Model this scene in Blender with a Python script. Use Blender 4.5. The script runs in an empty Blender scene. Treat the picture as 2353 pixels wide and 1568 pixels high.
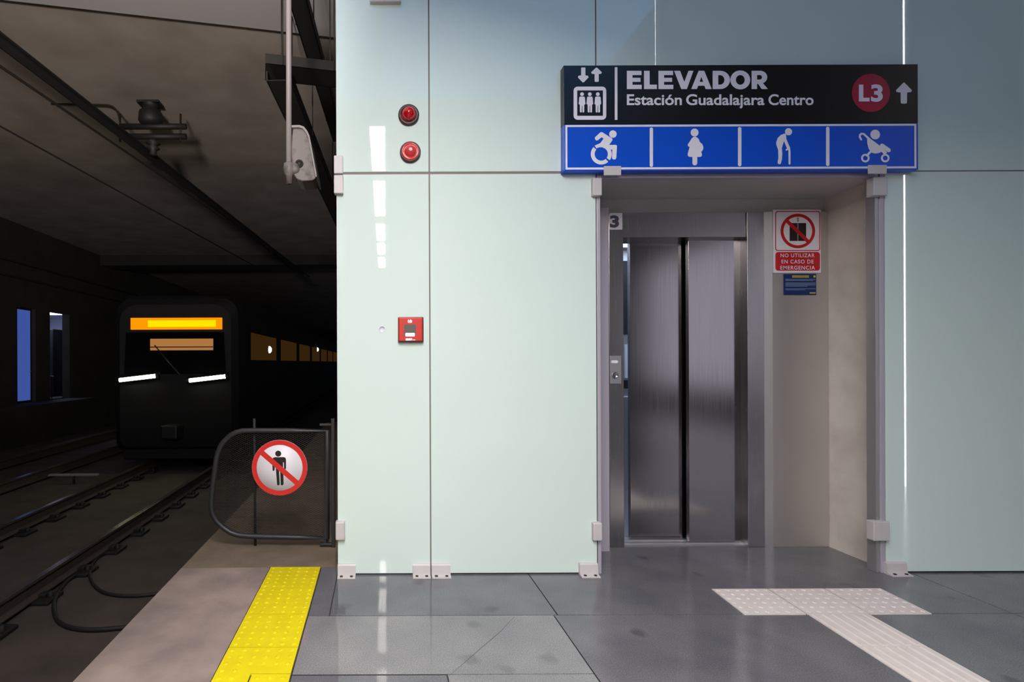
import bpy, bmesh, math, random
from mathutils import Vector, Matrix
from mathutils.geometry import tessellate_polygon

random.seed(4)
SC = bpy.context.scene
COL = SC.collection

# ------------------------------------------------------------------ camera
W, HH = 2353, 1568
F, CX, CY, H, R = 1230.0, 868.0, 833.0, 1.24, 0.0038
cam_d = bpy.data.cameras.new('camera')
cam = bpy.data.objects.new('camera', cam_d)
COL.objects.link(cam)
cam_d.sensor_width = 36.0
cam_d.lens = 36.0 * F / W
cam_d.shift_x = (W / 2 - CX) / W
cam_d.shift_y = (CY - HH / 2) / W
cam_d.clip_start = 0.05
cam_d.clip_end = 300
cam.matrix_world = Matrix.Translation((0, 0, H)) @ Matrix.Rotation(math.radians(90), 4, 'X') @ Matrix.Rotation(-R, 4, 'Z')
SC.camera = cam

# ------------------------------------------------------------------ world, exposure
world = bpy.data.worlds.new('world')
SC.world = world
world.use_nodes = True
bg = world.node_tree.nodes['Background']
bg.inputs[0].default_value = (0.55, 0.68, 0.9, 1)
bg.inputs[1].default_value = 0.02
SC.view_settings.view_transform = 'Standard'
SC.view_settings.look = 'None'
SC.view_settings.gamma = 1.0
SC.view_settings.use_curve_mapping = False
SC.view_settings.exposure = 0.0
LAMP = 203.0         # radiance of the linear lamps
LAMP_Z = 3.5
SKY = 0.85           # daylight through the skylight in the hall ceiling

# ------------------------------------------------------------------ helpers
def P(px, py, Y):
    dx, dy = px - CX, py - CY
    dx, dy = dx - R * dy, dy + R * dx
    return Vector((dx * Y / F, Y, H - dy * Y / F))

def G(px, py, z):
    dx, dy = px - CX, py - CY
    dx, dy = dx - R * dy, dy + R * dx
    Y = (H - z) * F / dy
    return Vector((dx * Y / F, Y, z))

def srgb(r, g, b):
    f = lambda c: (c / 255 / 12.92) if c / 255 <= 0.04045 else ((c / 255 + 0.055) / 1.055) ** 2.4
    return (f(r), f(g), f(b), 1)

def mat(name, col, rough=0.5, metal=0.0, spec=0.5, emit=None, estr=0.0, coat=0.0, noise=None, bump=None, aniso=0.0):
    m = bpy.data.materials.new(name)
    m.use_nodes = True
    nt = m.node_tree
    b = nt.nodes['Principled BSDF']
    b.inputs['Base Color'].default_value = col
    b.inputs['Roughness'].default_value = rough
    b.inputs['Metallic'].default_value = metal
    b.inputs['Specular IOR Level'].default_value = spec
    b.inputs['Coat Weight'].default_value = coat
    b.inputs['Coat Roughness'].default_value = 0.03
    if emit:
        b.inputs['Emission Color'].default_value = emit
        b.inputs['Emission Strength'].default_value = estr
    tc = None
    if noise or bump:
        tc = nt.nodes.new('ShaderNodeNewGeometry')
    if noise:                      # (scale, colour 2, low, high)
        n = nt.nodes.new('ShaderNodeTexNoise')
        n.inputs['Scale'].default_value = noise[0]
        n.inputs['Detail'].default_value = 6
        nt.links.new(tc.outputs['Position'], n.inputs['Vector'])
        r = nt.nodes.new('ShaderNodeValToRGB')
        r.color_ramp.elements[0].position = noise[2]
        r.color_ramp.elements[1].position = noise[3]
        r.color_ramp.elements[0].color = col
        r.color_ramp.elements[1].color = noise[1]
        nt.links.new(n.outputs['Fac'], r.inputs['Fac'])
        nt.links.new(r.outputs['Color'], b.inputs['Base Color'])
    if bump:                       # (scale, strength)
        n = nt.nodes.new('ShaderNodeTexNoise')
        n.inputs['Scale'].default_value = bump[0]
        n.inputs['Detail'].default_value = 5
        nt.links.new(tc.outputs['Position'], n.inputs['Vector'])
        bp = nt.nodes.new('ShaderNodeBump')
        bp.inputs['Strength'].default_value = bump[1]
        bp.inputs['Distance'].default_value = 0.01
        nt.links.new(n.outputs['Fac'], bp.inputs['Height'])
        nt.links.new(bp.outputs['Normal'], b.inputs['Normal'])
    return m

def emitter(name, col, s):
    m = bpy.data.materials.new(name)
    m.use_nodes = True
    nt = m.node_tree
    nt.nodes.remove(nt.nodes['Principled BSDF'])
    e = nt.nodes.new('ShaderNodeEmission')
    e.inputs[0].default_value = col
    e.inputs[1].default_value = s
    nt.links.new(e.outputs[0], nt.nodes['Material Output'].inputs[0])
    return m

def stone(name, c1, c2, spot, rough):
    """polished floor stone: two tones, fine grain, trodden dark spots"""
    m = mat(name, c1, rough, noise=(3.0, c2, 0.35, 0.7))
    nt = m.node_tree
    b = nt.nodes['Principled BSDF']
    geo = [n for n in nt.nodes if n.bl_idname == 'ShaderNodeNewGeometry'][0]
    ramp = [n for n in nt.nodes if n.bl_idname == 'ShaderNodeValToRGB'][0]
    gn = nt.nodes.new('ShaderNodeTexNoise')
    gn.inputs['Scale'].default_value = 220
    nt.links.new(geo.outputs['Position'], gn.inputs['Vector'])
    mr = nt.nodes.new('ShaderNodeMapRange')
    mr.inputs[1].default_value = 0.3; mr.inputs[2].default_value = 0.7
    mr.inputs[3].default_value = 0.68; mr.inputs[4].default_value = 1.3
    nt.links.new(gn.outputs['Fac'], mr.inputs[0])
    mx = nt.nodes.new('ShaderNodeMixRGB'); mx.blend_type = 'MULTIPLY'; mx.inputs[0].default_value = 1
    nt.links.new(ramp.outputs['Color'], mx.inputs[1])
    nt.links.new(mr.outputs[0], mx.inputs[2])
    # sparse spots
    vo = nt.nodes.new('ShaderNodeTexVoronoi'); vo.inputs['Scale'].default_value = 3.6
    dn = nt.nodes.new('ShaderNodeTexNoise'); dn.inputs['Scale'].default_value = 9
    ad = nt.nodes.new('ShaderNodeMixRGB'); ad.blend_type = 'ADD'; ad.inputs[0].default_value = 0.09
    nt.links.new(geo.outputs['Position'], dn.inputs['Vector'])
    nt.links.new(geo.outputs['Position'], ad.inputs[1])
    nt.links.new(dn.outputs['Color'], ad.inputs[2])
    nt.links.new(ad.outputs[0], vo.inputs['Vector'])
    mr2 = nt.nodes.new('ShaderNodeMapRange')
    mr2.inputs[1].default_value = 0.07; mr2.inputs[2].default_value = 0.17
    mr2.inputs[3].default_value = spot; mr2.inputs[4].default_value = 0.0
    nt.links.new(vo.outputs['Distance'], mr2.inputs[0])
    mx2 = nt.nodes.new('ShaderNodeMixRGB'); mx2.blend_type = 'MULTIPLY'
    nt.links.new(mr2.outputs[0], mx2.inputs[0])
    nt.links.new(mx.outputs[0], mx2.inputs[1])
    mx2.inputs[2].default_value = (0.35, 0.35, 0.37, 1)
    nt.links.new(mx2.outputs[0], b.inputs['Base Color'])
    bn = nt.nodes.new('ShaderNodeTexNoise'); bn.inputs['Scale'].default_value = 60; bn.inputs['Detail'].default_value = 4
    nt.links.new(geo.outputs['Position'], bn.inputs['Vector'])
    bp = nt.nodes.new('ShaderNodeBump'); bp.inputs['Strength'].default_value = 0.004; bp.inputs['Distance'].default_value = 0.01
    nt.links.new(bn.outputs['Fac'], bp.inputs['Height'])
    nt.links.new(bp.outputs['Normal'], b.inputs['Normal'])
    return m

def brushed(name, col, rough, sx, sz):
    """brushed stainless steel, grain running along the long axis"""
    m = mat(name, col, rough, metal=1.0)
    nt = m.node_tree
    b = nt.nodes['Principled BSDF']
    geo = nt.nodes.new('ShaderNodeNewGeometry')
    mp = nt.nodes.new('ShaderNodeMapping')
    mp.inputs['Scale'].default_value = (sx, 60, sz)
    n = nt.nodes.new('ShaderNodeTexNoise'); n.inputs['Scale'].default_value = 1.0; n.inputs['Detail'].default_value = 5
    nt.links.new(geo.outputs['Position'], mp.inputs['Vector'])
    nt.links.new(mp.outputs[0], n.inputs['Vector'])
    mr = nt.nodes.new('ShaderNodeMapRange')
    mr.inputs[3].default_value = rough - 0.05; mr.inputs[4].default_value = rough + 0.07
    nt.links.new(n.outputs['Fac'], mr.inputs[0])
    nt.links.new(mr.outputs[0], b.inputs['Roughness'])
    return m

M = {}
M['glass'] = mat('back_painted_glass', srgb(221, 237, 231), 0.012, spec=0.55)
M['glass_edge'] = M['glass']
M['steel'] = brushed('brushed_steel', (0.50, 0.48, 0.49, 1), 0.24, 300, 3)
M['steel_door'] = brushed('door_steel', (0.43, 0.41, 0.42, 1), 0.14, 300, 3)
M['steel_light'] = mat('satin_steel', (0.62, 0.60, 0.62, 1), 0.38, metal=0.85)
M['strip_pale'] = mat('pale_satin_strip', srgb(196, 188, 200), 0.4, metal=0.3)
M['sealant'] = mat('joint_sealant', srgb(132, 122, 118), 0.7)
M['clamp'] = mat('satin_painted_metal', srgb(205, 198, 198), 0.45, spec=0.4)
M['panel_steel'] = mat('satin_panel_steel', (0.60, 0.56, 0.53, 1), 0.42, metal=0.75)
M['soffit'] = mat('soffit_metal', (0.62, 0.60, 0.60, 1), 0.45, metal=0.2)
M['dark_metal'] = mat('dark_metal', srgb(52, 50, 52), 0.45, metal=0.4)
M['overhead_metal'] = mat('overhead_metal', srgb(34, 31, 29), 0.6, metal=0.2)  # one even tone, darker than the other dark metal
M['black'] = mat('black_void', (0.006, 0.006, 0.006, 1), 0.8)
M['core'] = mat('shaft_blockwork', (0.12, 0.12, 0.12, 1), 0.9)
M['stone_dark'] = stone('dark_grey_stone', srgb(98, 98, 104), srgb(114, 113, 118), 0.45, 0.035)
M['stone_light'] = stone('light_grey_granite', srgb(124, 123, 126), srgb(140, 138, 140), 0.35, 0.035)
M['stone_darkened'] = stone('darkened_unseen_stone', srgb(52, 51, 54), srgb(62, 60, 63), 0.3, 0.05)
M['stone_scuffed'] = stone('scuffed_grey_stone', srgb(96, 95, 101), srgb(114, 112, 116), 0.6, 0.14)
M['grout'] = mat('dark_grout', srgb(58, 56, 54), 0.9)
M['concrete_edge'] = mat('worn_platform_concrete', srgb(128, 113, 110), 0.62, noise=(4, srgb(164, 146, 138), 0.32, 0.72), bump=(40, 0.2))
M['concrete_old'] = mat('stained_concrete', srgb(108, 96, 80), 0.75, noise=(6, srgb(128, 112, 98), 0.35, 0.7), bump=(30, 0.3))
M['concrete_bed'] = mat('trackbed_concrete', srgb(92, 82, 76), 0.9, noise=(2.5, srgb(74, 66, 60), 0.35, 0.7), bump=(25, 0.3))
M['concrete_wall'] = mat('reveal_concrete', srgb(226, 218, 210), 0.7, noise=(5, srgb(206, 196, 186), 0.4, 0.75), bump=(50, 0.15))
M['ceiling'] = mat('ceiling_concrete', srgb(172, 160, 150), 0.9, noise=(1.3, srgb(152, 139, 128), 0.35, 0.7))
M['ceiling_lit'] = mat('ceiling_lit_tone', srgb(186, 180, 178), 0.9)
M['hall_wall'] = mat('hall_wall_paint', srgb(104, 112, 106), 0.6)
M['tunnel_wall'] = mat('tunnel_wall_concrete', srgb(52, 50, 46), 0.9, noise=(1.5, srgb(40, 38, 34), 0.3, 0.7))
M['yellow'] = mat('yellow_tactile_rubber', srgb(216, 196, 12), 0.8, spec=0.25, noise=(14, srgb(224, 206, 18), 0.35, 0.7))
M['white_tile'] = mat('white_tactile', srgb(220, 208, 202), 0.7, spec=0.3, noise=(16, srgb(228, 218, 213), 0.35, 0.7))
M['rust'] = mat('rail_rust', srgb(84, 72, 64), 0.7, metal=0.1)
M['rail_top'] = mat('rail_running_surface', srgb(150, 138, 130), 0.17, metal=0.7)
M['rubber'] = mat('black_rubber', srgb(38, 34, 32), 0.6)
M['sign_black'] = mat('sign_black', srgb(10, 10, 14), 0.3)
M['sign_blue'] = mat('sign_blue', srgb(0, 82, 214), 0.3)
M['sign_white'] = mat('sign_white', srgb(246, 241, 250), 0.4)
M['sign_crimson'] = mat('sign_crimson', srgb(176, 26, 64), 0.35)
M['sign_red'] = mat('sign_red', srgb(226, 52, 48), 0.35)
M['sign_deep_red'] = mat('sign_deep_red', srgb(206, 30, 34), 0.35)
M['ink'] = mat('print_black', srgb(34, 28, 26), 0.5)
M['ink_grey'] = mat('print_grey', srgb(150, 146, 144), 0.5)
M['ink_violet'] = mat('print_slate', srgb(84, 78, 104), 0.5)
M['navy'] = mat('notice_navy', srgb(18, 44, 100), 0.4)
M['notice_text'] = mat('notice_pale_blue', srgb(112, 134, 168), 0.5)
M['notice_yellow'] = mat('notice_yellow', srgb(210, 190, 50), 0.5)
M['lens_red'] = mat('red_lens', srgb(190, 14, 24), 0.12, coat=0.6)
M['lens_red_light'] = mat('red_lens_pale', srgb(214, 62, 62), 0.15, coat=0.6)
M['lamp_rim'] = mat('dark_brown_bezel', srgb(70, 40, 38), 0.4)
M['bulb_white'] = mat('bulb_tip', srgb(240, 220, 215), 0.2)
M['alarm_red'] = mat('alarm_red', srgb(206, 48, 38), 0.35)
M['alarm_side'] = mat('alarm_dark_edge', srgb(96, 40, 30), 0.45)
M['alarm_window'] = mat('alarm_window', srgb(98, 88, 84), 0.3)
M['cctv'] = mat('camera_housing_grey', srgb(132, 124, 122), 0.5, noise=(13, srgb(92, 84, 80), 0.5, 0.7))
M['pole'] = mat('pole_grey', srgb(160, 152, 152), 0.5)
M['tray'] = mat('cable_tray_metal', srgb(48, 46, 43), 0.5, metal=0.4)
M['gate'] = mat('gate_grey_paint', srgb(44, 44, 48), 0.45)
M['gate_mesh'] = mat('gate_mesh_steel', srgb(36, 34, 33), 0.5, metal=0.2)
M['train'] = mat('train_paint', srgb(14, 14, 15), 0.7, spec=0.25)
M['train_trim'] = mat('train_black_trim', srgb(14, 14, 15), 0.5)
M['tinted'] = mat('windscreen_tint', srgb(8, 8, 9), 0.08)
M['amber'] = emitter('amber_display', (1.0, 0.25, 0.0, 1), 1.3)
M['amber_core'] = emitter('amber_leds', (1.0, 0.50, 0.0, 1), 1.6)
M['headlamp'] = emitter('headlamp_glow', (0.95, 1.0, 0.72, 1), 26)
M['warm_window'] = emitter('warm_window', (0.30, 0.13, 0.028, 1), 0.11)
M['warm_cab'] = emitter('warm_cab', (0.75, 0.32, 0.09, 1), 0.55)
M['cool_point'] = emitter('cool_lamp', (0.65, 0.85, 1.0, 1), 5)
M['lamp'] = emitter('linear_lamp_diffuser', (1.0, 0.94, 0.88, 1), LAMP)
M['added_uplight'] = emitter('added_uplight_glow', (1.0, 0.90, 0.82, 1), LAMP * 0.05)
M['day_glow'] = emitter('added_day_glow', (0.66, 0.63, 0.74, 1), 0.9)
M['lamp_body'] = mat('lamp_housing_white', srgb(220, 220, 220), 0.5)
M['room_lamp'] = emitter('room_lamp', (0.60, 0.66, 1.0, 1), 9.0)
M['cabin_lamp'] = emitter('cabin_lamp', (0.62, 0.78, 1.0, 1), 4.0)
M['added_line_glow'] = emitter('added_strip_glow', (1.0, 1.0, 1.0, 1), 14)
M['blue_glow'] = emitter('blue_leaf_glow', (0.045, 0.085, 0.33, 1), 1.0)
M['pale_paint'] = mat('pale_paint', srgb(225, 228, 240), 0.6)
M['cable_yellow'] = mat('conduit_olive', srgb(214, 206, 130), 0.3, metal=0.4)
M['sky'] = emitter('skylight_daylight', (0.32, 0.90, 1.9, 1), SKY)

class MB:
    def __init__(s):
        s.bm = bmesh.new()
    def box(s, x0, x1, y0, y1, z0, z1, mi=0, bev=0.0):
        r = bmesh.ops.create_cube(s.bm, size=1.0, matrix=Matrix.Translation(((x0 + x1) / 2, (y0 + y1) / 2, (z0 + z1) / 2)) @ Matrix.Diagonal((abs(x1 - x0), abs(y1 - y0), abs(z1 - z0), 1)))
        fs = {f for v in r['verts'] for f in v.link_faces}
        for f in fs: f.material_index = mi
        if bev > 0:
            es = list({e for f in fs for e in f.edges})
            q = bmesh.ops.bevel(s.bm, geom=es, offset=bev, segments=2, affect='EDGES', profile=0.5)
            for f in q['faces']: f.material_index = mi
        return s
    def face(s, pts, mi=0):
        f = s.bm.faces.new([s.bm.verts.new(p) for p in pts])
        f.material_index = mi
        return s
    def prism(s, pts, d, mi=0):
        """polygon (3-D points) extruded by vector d"""
        d = Vector(d)
        a = [s.bm.verts.new(p) for p in pts]
        b = [s.bm.verts.new(Vector(p) + d) for p in pts]
        n = len(pts)
        fs = [s.bm.faces.new(a), s.bm.faces.new(b[::-1])]
        for i in range(n):
            fs.append(s.bm.faces.new((a[i], b[i], b[(i + 1) % n], a[(i + 1) % n])))
        for f in fs: f.material_index = mi
        return s
    def tube(s, pts, r, seg=8, mi=0, closed=False, square=False):
        pts = [Vector(p) for p in pts]
        n = len(pts)
        rings = []
        up = None
        for i, p in enumerate(pts):
            if closed:
                t = (pts[(i + 1) % n] - pts[i - 1])
            else:
                t = (pts[min(i + 1, n - 1)] - pts[max(i - 1, 0)])
            t.normalize()
            if up is None:
                up = Vector((0, 0, 1)) if abs(t.z) < 0.9 else Vector((0, 1, 0))
            u = t.cross(up)
            if u.length < 1e-5:
                u = t.cross(Vector((1, 0, 0)))
            u.normalize()
            v = u.cross(t).normalized()
            up = v
            k = 4 if square else seg
            off = math.pi / 4 if square else 0
            rings.append([s.bm.verts.new(p + (u * math.cos(2 * math.pi * j / k + off) + v * math.sin(2 * math.pi * j / k + off)) * r) for j in range(k)])
        k = len(rings[0])
        for i in range(n if closed else n - 1):
            a, b = rings[i], rings[(i + 1) % n]
            for j in range(k):
                f = s.bm.faces.new((a[j], a[(j + 1) % k], b[(j + 1) % k], b[j]))
                f.material_index = mi
                f.smooth = not square
        if not closed:
            for q in (rings[0][::-1], rings[-1]):
                f = s.bm.faces.new(q); f.material_index = mi
        return s
    def lathe(s, c, axis, prof, seg=28, mi=0):
        """prof: list of (radius, distance along axis)"""
        c = Vector(c); ax = Vector(axis).normalized()
        u = ax.orthogonal().normalized(); v = ax.cross(u)
        rings = []
        for r, d in prof:
            if r < 1e-6:
                rings.append([s.bm.verts.new(c + ax * d)])
            else:
                rings.append([s.bm.verts.new(c + ax * d + (u * math.cos(2 * math.pi * j / seg) + v * math.sin(2 * math.pi * j / seg)) * r) for j in range(seg)])
        for a, b in zip(rings, rings[1:]):
            for j in range(seg):
                j2 = (j + 1) % seg
                if len(a) == 1 and len(b) == 1: continue
                if len(a) == 1: f = s.bm.faces.new((a[0], b[j], b[j2]))
                elif len(b) == 1: f = s.bm.faces.new((a[j], a[j2], b[0]))
                else: f = s.bm.faces.new((a[j], a[j2], b[j2], b[j]))
                f.material_index = mi; f.smooth = True
        return s
    def decal(s, loops, mi=0, th=0.0):
        """flat printed shape: loops of 3-D points (first outer, others holes)"""
        loops = [[Vector(p) for p in l] for l in loops]
        tris = tessellate_polygon(loops)
        flat = [p for l in loops for p in l]
        vs = [s.bm.verts.new(p) for p in flat]
        for t in tris:
            try:
                f = s.bm.faces.new([vs[i] for i in t]); f.material_index = mi
            except ValueError:
                pass
        return s
    def build(s, name, mats, parent=None, keep_origin=False, smooth=False):
        bm = s.bm
        bmesh.ops.recalc_face_normals(bm, faces=bm.faces)
        me = bpy.data.meshes.new(name)
        if smooth:
            for f in bm.faces: f.smooth = True
        if keep_origin:
            c = Vector((0, 0, 0))
        else:
            lo = Vector([min(v.co[i] for v in bm.verts) for i in range(3)])
            hi = Vector([max(v.co[i] for v in bm.verts) for i in range(3)])
            c = Vector(((lo.x + hi.x) / 2, (lo.y + hi.y) / 2, lo.z))
            for v in bm.verts: v.co -= c
        bm.to_mesh(me); bm.free()
        for m in (mats if isinstance(mats, (list, tuple)) else [mats]):
            me.materials.append(M[m])
        o = bpy.data.objects.new(name, me)
        COL.objects.link(o)
        o.location = c
        if parent: adopt(o, parent)
        return o

def wloc(o):
    return o.location.copy()      # every parent inverse cancels the parent's place, so location is in world space

def adopt(o, parent):
    o.parent = parent
    inv = Matrix.Identity(4)
    chain = []
    p = parent
    while p:
        chain.append(p); p = p.parent
    m = Matrix.Identity(4)
    for q in reversed(chain):
        m = m @ q.matrix_parent_inverse @ Matrix.Translation(q.location)
    o.matrix_parent_inverse = m.inverted()

def empty(name, loc):
    o = bpy.data.objects.new(name, None)
    o.empty_display_size = 0.1
    COL.objects.link(o)
    o.location = loc
    return o

def tag(o, label, cat, group=None, kind=None):
    o['label'] = label
    o['category'] = cat
    if group: o['group'] = group
    if kind: o['kind'] = kind
    return o

def struct(o):
    o['kind'] = 'structure'
    return o

# --- flat shapes on a frontal plane, described in photograph pixels of a zoomed crop
def crop(x0, y0, s, Y):
    return lambda p: P(x0 + p[0] / s, y0 + p[1] / s, Y)

def circ(c, r, n=40, a0=0.0, a1=2 * math.pi, ry=None):
    ry = r if ry is None else ry
    full = abs(a1 - a0 - 2 * math.pi) < 1e-6
    k = n if full else n + 1
    return [(c[0] + r * math.cos(a0 + (a1 - a0) * i / n), c[1] + ry * math.sin(a0 + (a1 - a0) * i / n)) for i in range(k)]

def rrect(x0, y0, x1, y1, r, n=5):
    out = []
    for cx, cy, a in ((x1 - r, y1 - r, 0), (x0 + r, y1 - r, 90), (x0 + r, y0 + r, 180), (x1 - r, y0 + r, 270)):
        for i in range(n + 1):
            t = math.radians(a + 90 * i / n)
            out.append((cx + r * math.cos(t), cy + r * math.sin(t)))
    return out

def stroke(pts, w, cap=True):
    """2-D polyline thickened to a polygon with round ends"""
    pts = [Vector((p[0], p[1])) for p in pts]
    L, Rr = [], []
    n = len(pts)
    for i in range(n):
        t = (pts[min(i + 1, n - 1)] - pts[max(i - 1, 0)]).normalized()
        nn = Vector((-t.y, t.x))
        L.append(pts[i] + nn * w / 2); Rr.append(pts[i] - nn * w / 2)
    out = list(L)
    if cap:
        t = (pts[-1] - pts[-2]).normalized(); a = math.atan2(t.y, t.x)
        out += [pts[-1] + Vector((math.cos(a + math.pi / 2 - math.pi * i / 6), math.sin(a + math.pi / 2 - math.pi * i / 6))) * w / 2 for i in range(1, 6)]
    out += Rr[::-1]
    if cap:
        t = (pts[0] - pts[1]).normalized(); a = math.atan2(t.y, t.x)
        out += [pts[0] + Vector((math.cos(a + math.pi / 2 - math.pi * i / 6), math.sin(a + math.pi / 2 - math.pi * i / 6))) * w / 2 for i in range(1, 6)]
    return [(p.x, p.y) for p in out]

def shape(mb, k, *loops, mi=0):
    mb.n = getattr(mb, 'n', -1) + 1
    off = Vector((0, -0.00008 * mb.n, 0))
    mb.decal([[k(p) + off for p in l] for l in loops], mi)

def text_into(mb, s, x0, y0, x1, y1, Y, off=0.0, mi=0, spacing=1.0, k=None, cap=None):
    """writing fitted to a pixel rectangle on the plane at depth Y"""
    cu = bpy.data.curves.new('lettering', 'FONT')
    cu.body = s
    cu.offset = off
    cu.space_character = spacing
    cu.resolution_u = 6
    o = bpy.data.objects.new('lettering', cu)
    COL.objects.link(o)
    dg = bpy.context.evaluated_depsgraph_get()
    me = bpy.data.meshes.new_from_object(o.evaluated_get(dg))
    xs = [v.co.x for v in me.vertices]; ys = [v.co.y for v in me.vertices]
    ax, bx, ay, by = min(xs), max(xs), min(ys), max(ys)
    k = k or (lambda p: P(p[0], p[1], Y))
    if cap:                        # y0..y1 span the capitals; descenders hang below the baseline
        ay, by = 0.0, cap
    vs = [mb.bm.verts.new(k((x0 + (v.co.x - ax) / (bx - ax) * (x1 - x0), y1 - (v.co.y - ay) / (by - ay) * (y1 - y0)))) for v in me.vertices]
    for p in me.polygons:
        try:
            f = mb.bm.faces.new([vs[i] for i in p.vertices]); f.material_index = mi
        except ValueError:
            pass
    bpy.data.objects.remove(o); bpy.data.curves.remove(cu); bpy.data.meshes.remove(me)

# ================================================================== structure
D = 3.122            # front face of the glass cladding
YB = 3.56            # elevator front
CEIL = 5.3
EDGE = -1.195        # platform edge
ZJ = 2.344           # height of the horizontal glass joint
BED = -1.0           # trackbed
TR = -0.80           # top of rail

# floor: slabs with grout gaps
f = MB()
g = 0.003
def slab(x0, x1, y0, y1, mi):
    f.box(x0 + g, x1 - g, y0 + g, y1 - g, -0.04, 0.0, mi)
f.box(EDGE + 0.02, 9.0, -11.0, 5.6, -0.30, -0.012, 2)
slab(EDGE, -0.654, -2.0, 3.24, 3)
slab(EDGE, -0.654, -11.0, -2.0, 3)
slab(EDGE, -0.241, 3.24, 5.6, 4)
slab(-0.654, -0.347, -11.0, 1.12, 0)            # under the strip behind the camera
f.box(-0.654, -0.347, 1.12, 3.24, -0.04, -0.004, 2)
slab(-0.347, -0.241, 2.618, 3.24, 0)
slab(-0.241, 0.875, 2.618, 3.24, 0)
slab(-0.347, 0.855, 2.124, 2.618, 1)
slab(0.27, 0.855, 1.2, 2.124, 1)
slab(-0.347, 0.27, 1.2, 2.124, 0)
slab(-0.347, 0.855, 0.0, 1.2, 1)
slab(-0.347, 0.855, -1.2, 0.0, 1)
slab(0.875, 3.1, 2.618, 3.75, 6)
slab(0.855, 3.1, 0.9, 2.618, 6)
slab(3.1, 4.7, 2.618, 3.6, 6)
slab(3.1, 4.7, 0.9, 2.618, 6)
slab(0.855, 4.7, -1.2, 0.9, 5)  # unseen slabs, darkened to deepen the band mirrored in the doors
slab(4.7, 9.0, -1.2, 3.6, 5)
slab(-0.347, 9.0, -11.0, -1.2, 1)
f.box(EDGE + 0.002, EDGE + 0.12, -11.0, 5.6, BED, -0.045, 4)
f.box(EDGE + 0.05, -0.241, 5.6, 12.0, BED, -0.10, 4)
f.box(1.81, 2.695, 2.612, 2.898, -0.003, 0.0008, 2)
for yj in (2.6055, 2.3075):
    f.box(2.241 + 0.075 * (yj - 2.605) - .135, 2.241 + 0.075 * (yj - 2.605) + .135, yj - .006, yj + .006, -0.003, 0.0008, 2)
ck = [G(x, y, 0.0004) for x, y in ((1182, 1418), (1150, 1452), (1105, 1490), (1062, 1528), (1034, 1552))]
for p_, q_ in zip(ck, ck[1:]):
    f.face([p_ + Vector((-.0012, 0, 0)), p_ + Vector((.0012, 0, 0)), q_ + Vector((.0012, 0, 0)), q_ + Vector((-.0012, 0, 0))], 2)
fl = struct(f.build('floor', ['stone_dark', 'stone_light', 'grout', 'concrete_edge', 'concrete_old', 'stone_darkened', 'stone_scuffed']))

tb = MB()
tb.box(-10.5, EDGE + 0.2, -11, 70, BED - 0.2, BED)
struct(tb.build('floor_trackbed', 'concrete_bed'))

# ceiling: near bay coloured paler and stepped to stand for station light, then the tunnel slab, then a lintel
c = MB()
a, b = G(80, 0, CEIL), G(650, 65, CEIL)
ex = lambda x: a.y + (b.y - a.y) * (x - a.x) / (b.x - a.x)
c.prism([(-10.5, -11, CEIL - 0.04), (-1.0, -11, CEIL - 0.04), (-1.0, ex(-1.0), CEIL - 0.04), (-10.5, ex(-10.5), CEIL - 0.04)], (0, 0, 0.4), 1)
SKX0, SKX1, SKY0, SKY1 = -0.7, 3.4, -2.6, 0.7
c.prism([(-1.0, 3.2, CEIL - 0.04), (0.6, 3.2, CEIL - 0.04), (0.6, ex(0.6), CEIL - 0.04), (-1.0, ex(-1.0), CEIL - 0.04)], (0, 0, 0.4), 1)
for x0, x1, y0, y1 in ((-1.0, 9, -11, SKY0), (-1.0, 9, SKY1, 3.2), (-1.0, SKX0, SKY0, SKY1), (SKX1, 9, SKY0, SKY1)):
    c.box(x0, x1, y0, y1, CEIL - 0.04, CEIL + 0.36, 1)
c.prism([(-10.5, ex(-10.5), CEIL), (0.6, ex(0.6), CEIL), (0.6, 70, CEIL), (-10.5, 70, CEIL)], (0, 0, 0.3), 0)
struct(c.build('ceiling', ['ceiling', 'ceiling_lit']))
c = MB(); c.box(SKX0, SKX1, SKY0, SKY1, CEIL + 0.30, CEIL + 0.36); struct(c.build('window_1', 'sky'))

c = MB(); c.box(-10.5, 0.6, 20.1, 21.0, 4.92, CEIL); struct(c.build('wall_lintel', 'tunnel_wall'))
# tunnel wall on the left with two lit openings; room behind
ZL = 0.08
WX = -10.4
ops = [(15.45, 16.27), (16.99, 18.07)]
def wall_piece(name, *bx):
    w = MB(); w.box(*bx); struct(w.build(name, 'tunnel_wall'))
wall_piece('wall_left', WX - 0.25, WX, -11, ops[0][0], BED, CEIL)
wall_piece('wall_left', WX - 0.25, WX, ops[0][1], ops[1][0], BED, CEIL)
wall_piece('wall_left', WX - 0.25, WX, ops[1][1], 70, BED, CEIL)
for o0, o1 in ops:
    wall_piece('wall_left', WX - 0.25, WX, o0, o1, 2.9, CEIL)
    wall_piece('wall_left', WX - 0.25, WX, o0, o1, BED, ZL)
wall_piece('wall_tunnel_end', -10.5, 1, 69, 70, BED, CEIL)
lg = MB()
lg.box(WX, -9.6, -11, 70, BED, ZL)
lg.box(WX - 2.6, WX, 14.5, 21.0, ZL - 0.1, ZL)
struct(lg.build('floor_walkway', 'tunnel_wall'))
rm = MB()
rm.box(WX - 2.7, WX - 2.6, 14.5, 21, ZL, 3.0, 0)
rm.box(WX - 2.6, WX - 0.25, 14.4, 14.5, ZL, 3.0, 0)
rm.box(WX - 2.6, WX - 0.25, 21.0, 21.1, ZL, 3.0, 0)
rm.box(WX - 2.6, WX - 0.25, 14.5, 21, 3.0, 3.1, 0)
struct(rm.build('wall_service_room', 'pale_paint'))

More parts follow.
